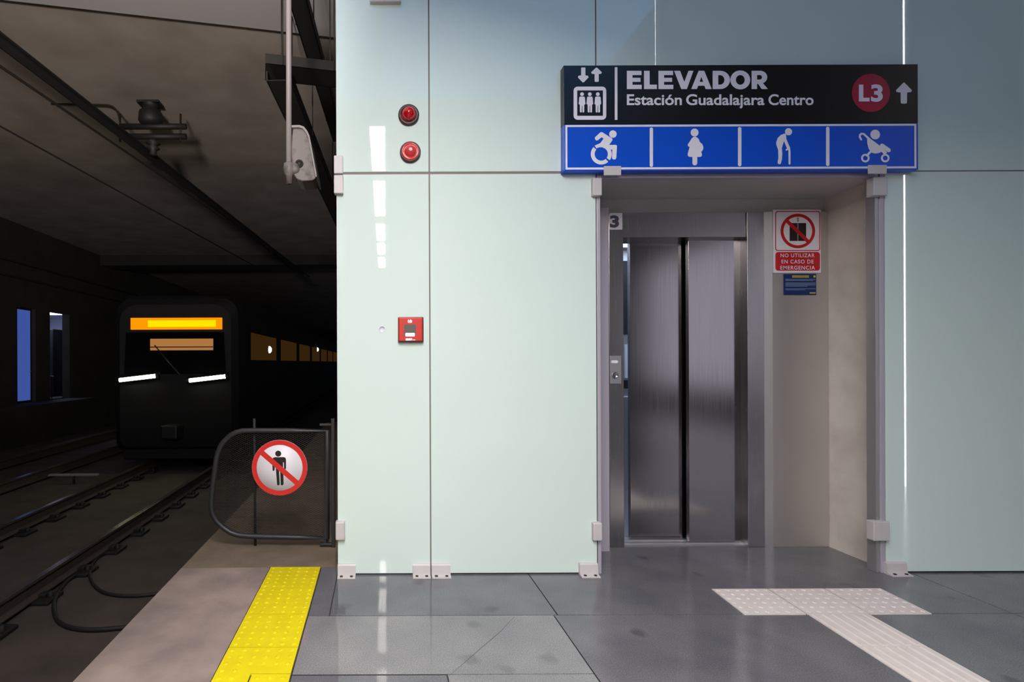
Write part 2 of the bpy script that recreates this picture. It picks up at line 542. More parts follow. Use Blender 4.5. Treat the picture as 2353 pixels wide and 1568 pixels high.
# hall behind the camera and to the right
hw = MB(); hw.box(EDGE, 9, -11.2, -11, -0.3, CEIL); struct(hw.build('wall_front', 'hall_wall'))
hw = MB()
for b in ((9, 9.2, -11.2, -10.6, -0.3, CEIL), (9, 9.2, -5.0, 5, -0.3, CEIL), (9, 9.2, -10.6, -5.0, -0.3, 0.5), (9, 9.2, -10.6, -5.0, 4.4, CEIL)):
    hw.box(*b)
struct(hw.build('wall_right', 'hall_wall'))
hw = MB(); hw.box(9.12, 9.18, -10.6, -5.0, 0.5, 4.4); struct(hw.build('added_glow_panel', 'day_glow'))  # glowing panel added to brighten the reflection in the elevator doors
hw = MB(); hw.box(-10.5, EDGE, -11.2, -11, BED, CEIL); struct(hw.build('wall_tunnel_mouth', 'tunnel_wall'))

# shaft behind the glass
k = MB()
k.box(-0.225, 1.30, D + 0.03, YB + 0.3, 0.0, CEIL)           # left of the opening
k.box(-0.225, 1.30, YB + 0.3, 5.6, 0.0, CEIL)
k.box(1.30, 3.0, D + 0.03, YB + 0.9, 2.40, CEIL)             # above the opening
k.box(3.06, 9.0, D + 0.03, 5.6, 0.0, CEIL)                   # right of it
k.box(1.30, 3.06, 5.25, 5.6, 0.0, 2.4)
k.box(1.30, 3.06, YB + 0.9, 5.6, 2.40, CEIL)
k.box(3.0, 3.06, D + 0.03, 5.6, 2.40, CEIL)
struct(k.build('wall_back', 'core'))
# reveal of the elevator niche
rv = MB(); rv.box(3.0, 3.06, 3.185, YB + 0.35, 0.0, 2.40); struct(rv.build('wall_niche_right', 'concrete_wall'))
rv = MB(); rv.box(1.28, 1.30, 3.195, YB - 0.06, 0.0, 2.40); struct(rv.build('wall_niche_left', 'concrete_wall'))
rv = MB(); rv.box(1.30, 3.0, 3.16, YB + 0.08, 2.33, 2.36); struct(rv.build('ceiling_niche', 'soffit'))
# posts and edge rails framing the opening
t = MB(); t.box(1.2815, 1.302, D + 0.002, 3.19, 0.0, 2.335, bev=0.002); struct(t.build('trim_1', 'strip_pale'))
t = MB(); t.box(2.927, 2.953, D - 0.004, 3.185, 0.0, 2.335, bev=0.003); struct(t.build('trim_4', 'strip_pale'))  # front of the right post, toned pale as its lit face
t = MB()
t.box(-0.23, 0.305, D + 0.003, D + 0.011, ZJ - 0.0075, ZJ + 0.0075); t.box(0.305, 1.28, D + 0.003, D + 0.011, ZJ - 0.0075, ZJ + 0.0075); t.box(2.96, 4.75, D + 0.005, D + 0.011, ZJ - 0.0035, ZJ + 0.0045)
t.box(0.3005, 0.3095, D + 0.004, D + 0.011, 0.0, ZJ - 0.008); t.box(0.3005, 0.3095, D + 0.004, D + 0.011, ZJ + 0.008, 3.39); t.box(1.2745, 1.2835, D + 0.004, D + 0.011, ZJ + 0.008, 3.39)
struct(t.build('trim_5', 'sealant'))
t = MB(); t.box(2.905, 2.926, D + 0.002, 3.185, 0.0, 2.335, bev=0.003); struct(t.build('trim_2', 'steel_light'))  # side of the same post, kept darker as its shaded face
t = MB(); t.box(1.302, 2.905, D + 0.0, 3.16, 2.31, 2.335, bev=0.003); struct(t.build('trim_3', 'strip_pale'))

# ================================================================== glass cladding
def panel(x0, x1, z0, z1, label, grp='pale glass cladding panels'):
    m = MB(); m.box(x0 + 0.004, x1 - 0.004, D, D + 0.012, z0, z1, bev=0.0015)
    return tag(m.build('glass_cladding', 'glass'), label, 'glass wall panel', grp)
GA = panel(-0.241, 0.305, 0.008, ZJ - 0.007, 'narrow pale mint glass panel standing on the floor, carrying the square red alarm box')
GB = panel(0.305, 1.279, 0.008, ZJ - 0.007, 'wide pale mint glass panel standing on the floor just left of the elevator opening')
GC = panel(2.957, 4.75, 0.008, ZJ - 0.003, 'grey-green shaded glass panel standing on the floor right of the elevator opening')
GD = panel(-0.241, 0.305, ZJ + 0.007, 3.385, 'narrow pale glass panel in the upper row carrying two round red lamps')
GE = panel(0.305, 1.279, ZJ + 0.007, 3.385, 'bluish glass panel in the upper row, left of the black and blue sign')
GF = panel(1.279, 4.75, ZJ + 0.004, 3.385, 'long bluish to dark teal glass panel behind the black and blue sign')
for x0, x1 in ((-0.241, 0.305), (0.305, 1.279), (1.279, 4.75)):
    panel(x0, x1, 3.395, CEIL - 0.05, 'pale glass panel above the upper row, out of the top of the view', 'pale glass panels out of view at the top')

# clamps on the glass edges
def pxbox(px0, py0, px1, py1, Y):
    a, b = P(px0, py0, Y), P(px1, py1, Y)
    return a.x, b.x, b.z, a.z
YC = D - 0.03
def eclamp(px0, py0, px1, py1, parent, depth=0.03, bev=0.004, back=0.02):
    x0, x1, z0, z1 = pxbox(px0, py0, px1, py1, YC)
    m = MB(); m.box(x0, x1, D - depth, D + back, z0, z1, bev=bev)
    return m.build('glass_clamp', 'clamp', parent)
eclamp(767, 357, 788, 398.5, GD)
eclamp(767, 402, 788.5, 444, GA)
eclamp(770.5, 1200, 792.5, 1243, GA, bev=0.008)
eclamp(1362.5, 408.5, 1383.5, 449, GB)
eclamp(1364, 1203, 1384.5, 1244, GB, bev=0.006)
eclamp(2008, 1200, 2045, 1244, GC)
eclamp(2008, 406, 2040, 449, GC)
eclamp(850, -26, 922, 3, GD)

def foot_clamp(px0, px1, parent):
    a, b = P(px0, 1320, D - 0.02), P(px1, 1320, D - 0.02)
    x0, x1 = a.x, b.x
    m = MB()
    prof = [(D - 0.060, 0.0), (D - 0.060, 0.006), (D - 0.026, 0.010), (D - 0.020, 0.060), (D - 0.014, 0.068), (D - 0.002, 0.068), (D - 0.002, 0.0)]
    m.prism([(x0, y, z) for y, z in prof], (x1 - x0, 0, 0))
    e = m.build('floor_clamp', 'clamp', parent)
    for q in (0.22, 0.78):
        s = MB(); s.lathe((x0 + (x1 - x0) * q, D - 0.044, 0.0075), (0, 0, 1), [(0.009, 0), (0.009, 0.004), (0.005, 0.006), (0, 0.006)], 10)
        s.build('screw', 'dark_metal', e)
foot_clamp(776, 817, GA)
foot_clamp(948.5, 988.5, GA)
foot_clamp(992, 1035, GB)
foot_clamp(1332, 1374, GB)
foot_clamp(2037, 2084, GC)

# ================================================================== sign over the elevator
YS = D - 0.055
sa = P(1295, 150.5, YS); sb = P(2110, 392 - 0.0, YS)
sx0, sx1 = sa.x, sb.x
sz1 = sa.z
sz_mid = P(1295, 286, YS).z
sz0 = P(1295, 393.5, YS).z
sign = tag(empty('station_sign', ((sx0 + sx1) / 2, YS, sz0)), 'wide black and blue elevator sign with white lettering and pictograms above the opening', 'sign')
m = MB(); m.box(sx0, sx1, YS, D - 0.001, sz_mid, sz1, bev=0.002); m.build('black_panel', 'sign_black', sign)['label'] = 'black upper half of the sign'
m = MB(); m.box(sx0, sx1, YS, D - 0.001, sz0, sz_mid - 0.001, bev=0.002); m.build('blue_panel', 'sign_blue', sign)['label'] = 'blue lower half of the sign'
YT = YS - 0.0015
m = MB()
bx0, bx1 = P(1299, 300, YT).x, P(2105.5, 300, YT).x
bz1, bz0 = P(1299, 287.5, YT).z, P(1299, 390, YT).z
q = 0.0115
m.decal([[(bx0, YT, bz0), (bx1, YT, bz0), (bx1, YT, bz1), (bx0, YT, bz1)], [(bx0 + q, YT, bz0 + q), (bx1 - q, YT, bz0 + q), (bx1 - q, YT, bz1 - q), (bx0 + q, YT, bz1 - q)]])
m.build('white_border', 'sign_white', sign)
eclamp(1382, 386.5, 1421.5, 408, sign, depth=0.066, back=-0.0565)
eclamp(1983, 384, 2025, 404.5, sign, depth=0.066, back=-0.0565)

A = crop(1290, 280, 5.472, YT)
B = crop(1690, 280, 5.472, YT)
C7 = crop(1290, 140, 3.857, YT)
C8 = crop(1900, 140, 5.194, YT)
# wheelchair user
m = MB()
shape(m, A, circ((648, 155), 47))
shape(m, A, [(418, 300), (490, 268), (530, 212), (505, 195), (462, 230), (442, 237), (424, 222), (420, 197), (490, 132), (512, 130), (640, 210), (643, 230), (600, 291), (685, 291), (699, 302), (698, 330), (690, 455), (680, 470), (662, 476), (643, 468), (636, 452), (640, 350), (614, 350), (606, 340), (560, 330), (505, 320), (470, 322), (440, 335)])
shape(m, A, circ((501, 406), 132, 26, math.radians(-78), math.radians(36)) + circ((501, 406), 83, 26, math.radians(36), math.radians(-78)))
shape(m, A, circ((501, 406), 132, 36, math.radians(48), math.radians(222)) + circ((501, 406), 83, 36, math.radians(222), math.radians(48)))
m.build('wheelchair_pictogram', 'sign_white', sign)
m = MB()
shape(m, A, circ((1675, 135), 50))
shape(m, A, [(1660, 190), (1690, 188), (1722, 210), (1733, 230), (1738, 252), (1770, 280), (1784, 312), (1784, 340), (1775, 360), (1758, 378), (1768, 410), (1762, 435), (1745, 442), (1708, 442), (1708, 525), (1697, 543), (1677, 549), (1657, 543), (1647, 525), (1647, 442), (1605, 440), (1589, 425), (1588, 402), (1612, 318), (1592, 306), (1587, 288), (1640, 207)])
m.build('pregnant_person_pictogram', 'sign_white', sign)
m = MB()
shape(m, B, circ((667, 125), 45))
shape(m, B, [(620, 147), (636, 160), (640, 215), (662, 272), (684, 318), (692, 360), (692, 525), (688, 536), (680, 539), (670, 536), (667, 525), (665, 362), (652, 352), (650, 360), (636, 366), (628, 350), (648, 334), (640, 318), (610, 245), (583, 330), (589, 400), (585, 470), (572, 522), (562, 533), (545, 533), (530, 520), (530, 508), (540, 450), (536, 352), (514, 292), (512, 258), (530, 205), (570, 165)])
m.build('person_with_cane_pictogram', 'sign_white', sign)
m = MB()
shape(m, B, circ((1757, 160), 61))
shape(m, B, stroke([(1580, 222), (1562, 190), (1566, 164), (1586, 150), (1610, 152), (1640, 178), (1680, 216)], 26))
shape(m, B, [(1656, 208), (1690, 207), (1820, 305), (1908, 384), (1890, 405), (1845, 374), (1800, 394), (1750, 400), (1705, 386), (1675, 340), (1656, 270)])
shape(m, B, stroke([(1842, 300), (1926, 358)], 52))
shape(m, B, stroke([(1702, 372), (1652, 425)], 28))
shape(m, B, stroke([(1850, 372), (1885, 412)], 28))
for cx in (1632, 1882):
    shape(m, B, circ((cx, 457), 54), circ((cx, 457), 30, 24))
m.build('stroller_pictogram', 'sign_white', sign)
for kk, x, y0, y1, wd in ((A, 1131, 72, 568, 42), (A, 2242, 66, 560, 44), (B, 1160, 62, 556, 44)):
    m = MB(); shape(m, kk, rrect(x - wd / 2, y0, x + wd / 2, y1, wd / 2 - 1)); m.build('divider', 'sign_white', sign)
# upper half
m = MB(); shape(m, C7, [(175, 62), (180, 58), (208, 58), (213, 62), (213, 128), (236, 132), (241, 146), (199, 190), (188, 190), (147, 148), (151, 132), (175, 128)]); m.build('down_arrow', 'sign_white', sign)
m = MB(); shape(m, C7, [(306, 60), (317, 60), (358, 100), (353, 114), (331, 117), (331, 180), (325, 186), (300, 186), (294, 180), (294, 117), (269, 114), (264, 100)]); m.build('up_arrow', 'sign_white', sign)
m = MB()
shape(m, C7, rrect(108, 228, 398, 522, 36), [(140, 262), (368, 262), (368, 487), (140, 487)])
m.build('elevator_frame_pictogram', 'sign_white', sign)
for cx in (183, 252, 323):
    m = MB()
    shape(m, C7, circ((cx, 295), 17, 20))
    shape(m, C7, [(cx + x, y) for x, y in ((-19, 316), (19, 316), (25, 325), (30, 383), (20, 388), (19, 453), (12, 458), (3, 456), (2, 398), (-2, 398), (-3, 456), (-12, 458), (-19, 453), (-20, 388), (-30, 383), (-25, 325))])
    m.build('passenger_pictogram', 'sign_white', sign)
m = MB(); shape(m, C7, rrect(473, 55, 497, 523, 3, 2)); m.build('divider', 'sign_white', sign)
m = MB()
for ox in (0, 280):
    shape(m, C7, [(580 + ox, 88), (710 + ox, 88), (710 + ox, 126), (630 + ox, 126), (630 + ox, 150), (701 + ox, 150), (701 + ox, 186), (630 + ox, 186), (630 + ox, 212), (712 + ox, 212), (712 + ox, 250), (580 + ox, 250)])
shape(m, C7, [(732, 88), (782, 88), (782, 211), (846, 211), (846, 250), (732, 250)])
shape(m, C7, [(998, 88), (1052, 88), (1089, 186), (1126, 88), (1170, 88), (1112, 250), (1062, 250)])
shape(m, C7, [(1216, 88), (1266, 88), (1332, 250), (1278, 250), (1267, 221), (1212, 221), (1201, 250), (1150, 250)], [(1240, 142), (1256, 186), (1225, 186)])
shape(m, C7, [(1340, 250), (1340, 88), (1408, 88)] + circ((1408, 169), 86, 18, -math.pi / 2, math.pi / 2, 81) + [(1408, 250)],
      [(1390, 211), (1390, 127), (1408, 127)] + circ((1406, 169), 38, 14, -math.pi / 2, math.pi / 2, 42))
shape(m, C7, circ((1585, 169), 88, 40, ry=84), circ((1585, 169), 39, 30, ry=43))
shape(m, C7, [(1685, 250), (1685, 88), (1762, 88)] + circ((1762, 145), 62, 14, -math.pi / 2, math.radians(62), 57) + [(1786, 199), (1830, 250), (1774, 250), (1742, 203), (1734, 203), (1734, 250)],
      [(1734, 166), (1734, 126), (1757, 126)] + circ((1757, 146), 20, 10, -math.pi / 2, math.pi / 2, 20))
m.build('title_lettering', 'sign_white', sign)
me_ = bpy.data.curves.new('lettering', 'FONT'); me_.body = 'E'; me_.offset = 0.022
o_ = bpy.data.objects.new('lettering', me_); COL.objects.link(o_)
CAP = max(v[1] for v in o_.evaluated_get(bpy.context.evaluated_depsgraph_get()).bound_box)
bpy.data.objects.remove(o_); bpy.data.curves.remove(me_)
for wd_, a0, a1 in (('Estación', 580, 1068), ('Guadalajara', 1105, 1800), ('Centro', 1835, 2235)):
    m = MB(); text_into(m, wd_, a0, 299, a1, 389, 0, 0.022, k=C7, cap=CAP); m.build('subtitle_lettering', 'sign_white', sign)
m = MB(); shape(m, C8, circ((525, 382), 228, 56)); m.build('line_badge', 'sign_crimson', sign)
YT2 = YT - 0.001
m = MB(); K8 = crop(1900, 140, 5.194, YT2)
shape(m, K8, [(382, 283), (436, 283), (436, 440), (510, 440), (510, 484), (382, 484)])
text_into(m, '3', 1900 + 526 / 5.194, 140 + 280 / 5.194, 1900 + 668 / 5.194, 140 + 489 / 5.194, YT2, 0.035)
m.build('badge_lettering', 'sign_white', sign)
m = MB(); shape(m, C8, [(914, 259), (926, 259), (1015, 350), (1008, 372), (958, 378), (956, 500), (946, 510), (892, 510), (881, 500), (880, 378), (832, 372), (825, 350)]); m.build('up_arrow', 'sign_white', sign)

# ================================================================== elevator
elev = tag(empty('elevator', (2.05, YB, 0)), 'brushed steel elevator set back in the niche, sliding doors almost closed', 'elevator')
X = lambda px, Y, py=900: P(px, py, Y).x
m = MB(); m.box(1.305, X(1400, 3.49), 3.49, YB + 0.2, 0, 2.245, bev=0.002); m.build('side_strip', 'strip_pale', elev)
m = MB(); m.box(X(1400.5, YB), X(1433.5, YB), YB, YB + 0.2, 0, 2.233, bev=0.002); m.build('jamb', 'steel', elev)
m = MB(); m.box(X(1718, YB), X(1757, YB), YB, YB + 0.24, 0, 2.233, bev=0.003); m.build('jamb', 'steel', elev)
m = MB(); m.box(X(1434, YB), X(1717.5, YB), YB + 0.01, YB + 0.2, 2.066, 2.233, bev=0.002); m.build('header', 'steel', elev)
m = MB(); m.prism([(X(1757.5, YB), YB + 0.012, 0), (X(1774, YB), YB - 0.004, 0), (2.63, YB + 0.1, 0), (2.56, YB + 0.1, 0)], (0, 0, 2.233)); m.build('corner_strip', 'steel_light', elev)
m = MB(); m.box(X(1775, YB), 2.998, YB, YB + 0.1, 0, 2.233, bev=0.002); m.build('side_panel', 'panel_steel', elev)
m = MB(); m.box(1.42, 2.998, YB + 0.035, YB + 0.14, 2.236, 2.33, bev=0.002); m.build('fascia', 'soffit', elev)
def door(x0, x1, y):
    m = MB(); m.box(x0, x1, y, y + 0.035, 0.012, 2.10, bev=0.0006)
    return m.build('door_leaf', 'steel_door', elev)
YD2, YD1 = 3.628, 3.69
door(X(1583, YD2), 2.56, YD2)
door(X(1448, YD1), 2.35, YD1)
m = MB()
m.box(1.60, 2.50, 3.585, 3.755, -0.001, 0.006)
for yy in (3.612, 3.674, 3.735):
    m.box(1.60, 2.50, yy, yy + 0.012, 0.006, 0.013)
m.build('sill', 'steel_light', elev)
# cabin seen through the gap
m = MB()
m.box(1.50, 2.95, 5.12, 5.16, 0, 2.3)
m.box(1.46, 1.50, 3.78, 5.16, 0, 2.3)
m.box(2.95, 2.99, 3.78, 5.16, 0, 2.3)
m.box(1.46, 2.99, 3.78, 5.16, -0.02, 0.004)
m.box(1.46, 2.99, 3.78, 5.16, 2.3, 2.34)
cab = m.build('cabin', 'steel_light', elev)
m = MB(); m.box(1.7, 2.7, 4.0, 4.9, 2.285, 2.299); m.build('cabin_lamp', 'cabin_lamp', cab)
m = MB(); m.tube([(1.55, 5.05, 0.90), (2.9, 5.05, 0.90)], 0.016, 10); m.build('handrail', 'steel_light', cab)
m = MB(); m.box(2.36, 2.44, 5.105, 5.119, 1.08, 1.40); m.build('cabin_pale_plate', 'pale_paint', cab)  # pale plate on the rear wall, lined up with the door gap
m = MB(); m.box(2.0, 2.9, 5.108, 5.119, 0.98, 1.06); m.box(2.0, 2.9, 5.108, 5.119, 1.5, 2.2); m.build('cabin_dark_panel', 'dark_metal', cab)
# call panel
x0, x1, z0, z1 = pxbox(1400.8, 818, 1427, 882, YB)
m = MB(); m.box(x0, x1, YB - 0.006, YB, z0, z1, bev=0.002); cp = m.build('call_panel', 'steel_light', elev)
m = MB(); cc = P(1412.8, 863, YB - 0.006); m.lathe(cc, (0, -1, 0), [(0.022, 0), (0.022, 0.004), (0.017, 0.006), (0.016, 0.004), (0, 0.004)], 24); m.build('call_button', 'steel', cp)
m = MB(); z = crop(1380, 470, 3.2, YB - 0.0075); shape(m, z, rrect(77, 1147, 128, 1168, 9)); m.build('badge', 'sign_white', cp)

# floor number plate
x0, x1, z0, z1 = pxbox(1400.8, 490, 1429.5, 528, YB)
m = MB(); m.box(x0, x1, YB - 0.004, YB, z0, z1); np_ = tag(m.build('floor_number_plate', 'sign_white'), 'small white plate with a slate number 3 on the left elevator jamb', 'sign')
m = MB(); text_into(m, '3', 1401.5, 495, 1422.5, 523.5, YB - 0.005, 0.05); m.build('numeral', 'ink_violet', np_)

# emergency sign
YE = YB - 0.008
E = crop(1760, 470, 7.125, YE - 0.001)
E2 = crop(1760, 470, 7.125, YE - 0.0018)
E3 = crop(1760, 470, 7.125, YE - 0.0026)
x0, x1, z0, z1 = pxbox(1776.5, 482, 1886.5, 627, YE)
es = tag(empty('emergency_sign', ((x0 + x1) / 2, YE, z0)), 'white and red no-elevator-in-emergency sign on the steel panel right of the doors', 'sign')
m = MB(); m.box(x0, x1, YE, YB - 0.0005, z0, z1, bev=0.0015); m.build('plate', 'sign_white', es)
m = MB(); shape(m, E, rrect(152, 108, 888, 762, 40), rrect(166, 122, 874, 748, 30)); m.build('frame_line', 'sign_deep_red', es)
m = MB()
shape(m, E, [(388, 305), (513, 305), (513, 598), (388, 598)]); shape(m, E, [(531, 305), (658, 305), (658, 598), (531, 598)])
m.build('elevator_pictogram', 'ink', es)
m = MB()
shape(m, E, [(513, 305), (531, 305), (531, 598), (513, 598)])
shape(m, E, [(524, 205), (548, 238), (534, 238), (534, 262), (548, 262), (524, 292), (500, 262), (514, 262), (514, 238), (500, 238)])
m.build('arrow_pictogram', 'ink_grey', es)
m = MB(); shape(m, E2, circ((523, 435), 283, 56), circ((523, 435), 235, 50)); shape(m, E2, stroke([(335, 260), (695, 612)], 58, False)); m.build('prohibition_ring', 'sign_deep_red', es)
m = MB(); shape(m, E, rrect(155, 780, 885, 1085, 45)); m.build('red_field', 'sign_deep_red', es)
m = MB()
for s, a0, b0, a1, b1 in (('NO UTILIZAR', 240, 803, 797, 866), ('EN CASO DE', 255, 904, 780, 968), ('EMERGENCIA', 235, 1004, 803, 1068)):
    text_into(m, s, a0, b0, a1, b1, 0, 0.012, spacing=1.15, k=E2)
m.build('lettering', 'sign_white', es)

# small navy notice
x0, x1, z0, z1 = pxbox(1801.8, 629.7, 1877, 678, YE)
nt_ = tag(empty('notice', ((x0 + x1) / 2, YE, z0)), 'small navy notice with yellow heading below the emergency sign', 'notice')
m = MB(); m.box(x0, x1, YE + 0.004, YB - 0.0005, z0, z1, bev=0.001); m.build('plate', 'navy', nt_)
E4 = crop(1760, 470, 7.125, YE + 0.003)
m = MB()
for yy in (1222, 1240):
    shape(m, E4, [(318, yy), (812 - (yy > 1230) * 40, yy), (812 - (yy > 1230) * 40, yy + 11), (318, yy + 11)])
for i, yy in enumerate((1280, 1298, 1316, 1334)):
    r = (812, 812, 808, 680)[i]
    shape(m, E4, [(318, yy), (r, yy), (r, yy + 11), (318, yy + 11)])
for i, yy in enumerate((1376, 1394)):
    r = (812, 640)[i]
    shape(m, E4, [(318, yy), (r, yy), (r, yy + 10), (318, yy + 10)])
m.build('text_lines', 'notice_text', nt_)
m = MB()
shape(m, E4, [(430, 1163), (705, 1163), (705, 1177), (430, 1177)]); shape(m, E4, [(430, 1185), (705, 1185), (705, 1198), (430, 1198)])
m.build('heading', 'notice_yellow', nt_)
m = MB(); shape(m, E4, circ((795, 1180), 20, 16)); m.build('yellow_dot', 'notice_yellow', nt_)
m = MB(); shape(m, E4, [(715, 1440), (812, 1440), (812, 1460), (715, 1460)]); m.build('footer', 'notice_yellow', nt_)

# ================================================================== alarm box and red lamps on the glass
YA = D - 0.034
x0, x1, z0, z1 = pxbox(914.3, 729, 973.3, 786.5, D - 0.01)
al = tag(empty('fire_alarm_box', ((x0 + x1) / 2, D, z0)), 'square red manual alarm box with a grey window on the narrow glass panel', 'alarm box')
m = MB(); m.box(x0, x1, D - 0.022, D - 0.0005, z0, z1, bev=0.006); m.build('back_box', 'alarm_side', al)
m = MB(); m.box(x0 + 0.004, x1 - 0.009, YA, D - 0.021, z0 + 0.005, z1 - 0.004, bev=0.005); m.build('cover', 'alarm_red', al)
AL = crop(900, 720, 19.6, YA - 0.0008)
AL2 = crop(900, 720, 19.6, YA - 0.0016)
m = MB(); shape(m, AL, rrect(560, 505, 1100, 1050, 40)); m.build('window', 'alarm_window', al)
m = MB(); shape(m, AL2, rrect(612, 885, 1048, 1055, 45)); m.build('push_plate', 'sign_white', al)
m = MB(); shape(m, AL, [(622, 1135), (930, 1130), (905, 1228), (630, 1232)]); shape(m, AL, [(930, 1185), (1060, 1190), (1060, 1222), (930, 1222)]); m.build('white_label', 'sign_white', al)
m = MB(); shape(m, AL, [(790, 330), (850, 275), (920, 330), (920, 420), (850, 445), (780, 410)]); shape(m, AL, [(740, 300), (775, 275), (775, 330), (760, 380), (790, 440), (770, 450), (725, 410), (725, 340)]); m.build('flame_mark', 'sign_white', al)

def red_lamp(px, py, r, lens, label, tip):
    k_ = 1.0 if tip else 0.82
    cpt = P(px, py, D)
    e = tag(empty('signal_lamp', cpt), label, 'lamp', 'round red lamps on the glass')
    m = MB(); m.lathe(cpt, (0, -1, 0), [(r, 0), (r, 0.014), (r * 0.94, 0.018), (r * 0.86 * k_, 0.020), (r * 0.84 * k_, 0.006), (0, 0.006)], 36); m.build('bezel', 'lamp_rim', e)
    m = MB()
    if tip:
        m.lathe(cpt, (0, -1, 0), [(r * 0.85, 0.008), (r * 0.84, 0.022), (r * 0.72, 0.028), (r * 0.66, 0.022), (r * 0.55, 0.022), (r * 0.5, 0.034), (r * 0.3, 0.043), (0, 0.046)], 36)
    else:
        m.lathe(cpt, (0, -1, 0), [(r * 0.7, 0.008), (r * 0.68, 0.016)] + [(r * 0.66 * math.cos(a), 0.016 + 0.045 * math.sin(a)) for a in [i * math.pi / 16 for i in range(8)]] + [(0, 0.061)], 36)
    m.build('lens', lens, e)
    if tip:
        m = MB(); m.lathe(cpt + Vector((0, -0.0445, 0.003)), (0, -1, 0), [(r * 0.17, 0), (r * 0.13, 0.004), (0, 0.006)], 16); m.build('bulb_tip', 'bulb_white', e)
red_lamp(938.8, 265.7, 0.0605, 'lens_red', 'deep red domed lamp, upper of the two on the glass', False)
red_lamp(942.5, 351, 0.0605, 'lens_red_light', 'paler red ringed lamp with a white tip, lower of the two on the glass', True)
m = MB(); m.lathe(P(878, 757, D), (0, -1, 0), [(0.019, 0), (0.019, 0.001), (0.016, 0.0012), (0.016, 0.0004), (0, 0.0004)], 28)
tag(m.build('round_sticker', 'pale_paint'), 'tiny clear round sticker on the glass left of the red alarm box', 'sticker')

# ================================================================== tactile paving
def dome_tile(sx, sy, n, r, h, mats, skew=0.0, notch=None):
    m = MB()
    g2 = 0.0035
    if notch:
        nx, ny = notch
        pts = [(-sx / 2 + g2, -sy / 2 + g2), (nx - g2, -sy / 2 + g2), (nx - g2, ny + g2), (sx / 2 - g2, ny + g2), (sx / 2 - g2, sy / 2 - g2), (-sx / 2 + g2, sy / 2 - g2)]
    else:
        pts = [(-sx / 2 + g2, -sy / 2 + g2), (sx / 2 - g2, -sy / 2 + g2), (sx / 2 - g2, sy / 2 - g2), (-sx / 2 + g2, sy / 2 - g2)]
    m.prism([(x + skew * y, y, -0.003) for x, y in pts], (0, 0, 0.008))
    for i in range(n):
        for j in range(n):
            x = -sx / 2 + sx * (i + 0.5) / n; y = -sy / 2 + sy * (j + 0.5) / n
            if notch and x > notch[0] - 0.03 and y < notch[1] + 0.03: continue
            m.lathe((x + skew * y, y, 0.005), (0, 0, 1), [(r, 0), (r * 0.85, h * 0.6), (r * 0.5, h), (0, h)], 12)
    return m.build('tactile_tile', mats, keep_origin=True)
ylab = ['yellow studded tile at the far end of the strip, by the gate',
        'second yellow studded tile from the gate end of the strip',
        'third yellow studded tile from the gate end of the strip',
        'yellow studded tile nearest the camera, cut by the hatch corner']
yx = (-0.654 - 0.347) / 2
t0 = dome_tile(0.307, 0.305, 6, 0.0105, 0.0046, 'yellow')
for i in range(4):
    yc = 3.238 - 0.305 * (i + 0.5)
    if i == 0: o = t0
    elif i == 3: o = dome_tile(0.307, 0.305, 6, 0.0105, 0.0046, 'yellow', notch=(-0.506 - yx, 2.124 - yc))
    else:
        o = t0.copy(); COL.objects.link(o)
    o.location = (yx, yc, 0)
    tag(o, ylab[i], 'tactile tile', 'yellow tactile strip')
m = MB(); m.prism([(-0.503, 1.82, -0.003), (-0.35, 1.82, -0.003), (-0.35, 2.121, -0.003), (-0.503, 2.121, -0.003)], (0, 0, 0.008))
for i in range(3):
    for j in range(6):
        m.lathe((-0.478 + 0.051 * i, 2.096 - 0.051 * j, 0.005), (0, 0, 1), [(0.0105, 0), (0.009, 0.002), (0.0052, 0.0034), (0, 0.0034)], 12)
tag(m.build('tactile_tile', 'yellow'), 'small cut piece of yellow studded tile at the bottom of the view', 'tactile tile', 'yellow tactile strip')

SK = 0.075
wl = ['white studded tile at the left of the three in front of the elevator',
      'white studded tile in the middle of the three in front of the elevator',
      'white studded tile at the right of the three in front of the elevator']
w0 = dome_tile(0.3065, 0.298, 6, 0.010, 0.0042, 'white_tile', skew=SK)
for i in range(3):
    o = w0 if i == 0 else w0.copy()
    if i: COL.objects.link(o)
    o.location = (1.796 + 0.3065 * (i + 0.5) - 0.005, 2.755, 0)
    tag(o, wl[i], 'tactile tile', 'white studded tiles by the elevator')
def bar_tile():
    m = MB()
    sx, sy = 0.295, 0.298
    sk = lambda x, y, z: (x + SK * y, y, z)
    m.prism([sk(-sx / 2, -sy / 2 + .002, -.003), sk(sx / 2, -sy / 2 + .002, -.003), sk(sx / 2, sy / 2 - .002, -.003), sk(-sx / 2, sy / 2 - .002, -.003)], (0, 0, 0.007))
    for i in range(6):
        x = -sx / 2 + sx * (i + 0.5) / 6
        y0, y1 = -sy / 2 + 0.012, sy / 2 - 0.004
        prof = [(-0.016, 0.004), (-0.011, 0.009), (0.011, 0.009), (0.016, 0.004)]
        m.prism([(x + a + SK * y0, y0, z) for a, z in prof], (SK * (y1 - y0), y1 - y0, 0))
    return m.build('guide_tile', 'white_tile', keep_origin=True)
b0 = bar_tile()
gl = ['white ribbed guide tile joining the studded tiles', 'white ribbed guide tile at the bottom of the view', 'white ribbed guide tile beyond the bottom of the view']
for i in range(3):
    o = b0 if i == 0 else b0.copy()
    if i: COL.objects.link(o)
    yy = 2.605 - 0.298 * (i + 0.5)
    o.location = (2.241 + SK * (yy - 2.605), yy, 0)
    tag(o, gl[i], 'tactile tile', 'white ribbed guide tiles')

# floor hatch outline sits flush in the floor (a thin steel frame)
m = MB()
m.box(-0.3485, 0.27, 2.119, 2.123, -0.003, 0.0012); m.box(0.2675, 0.2715, 1.25, 2.119, -0.003, 0.0012)
tag(m.build('floor_hatch_frame', 'dark_metal'), 'thin dark hatch frame flush in the floor at the bottom of the view', 'hatch')

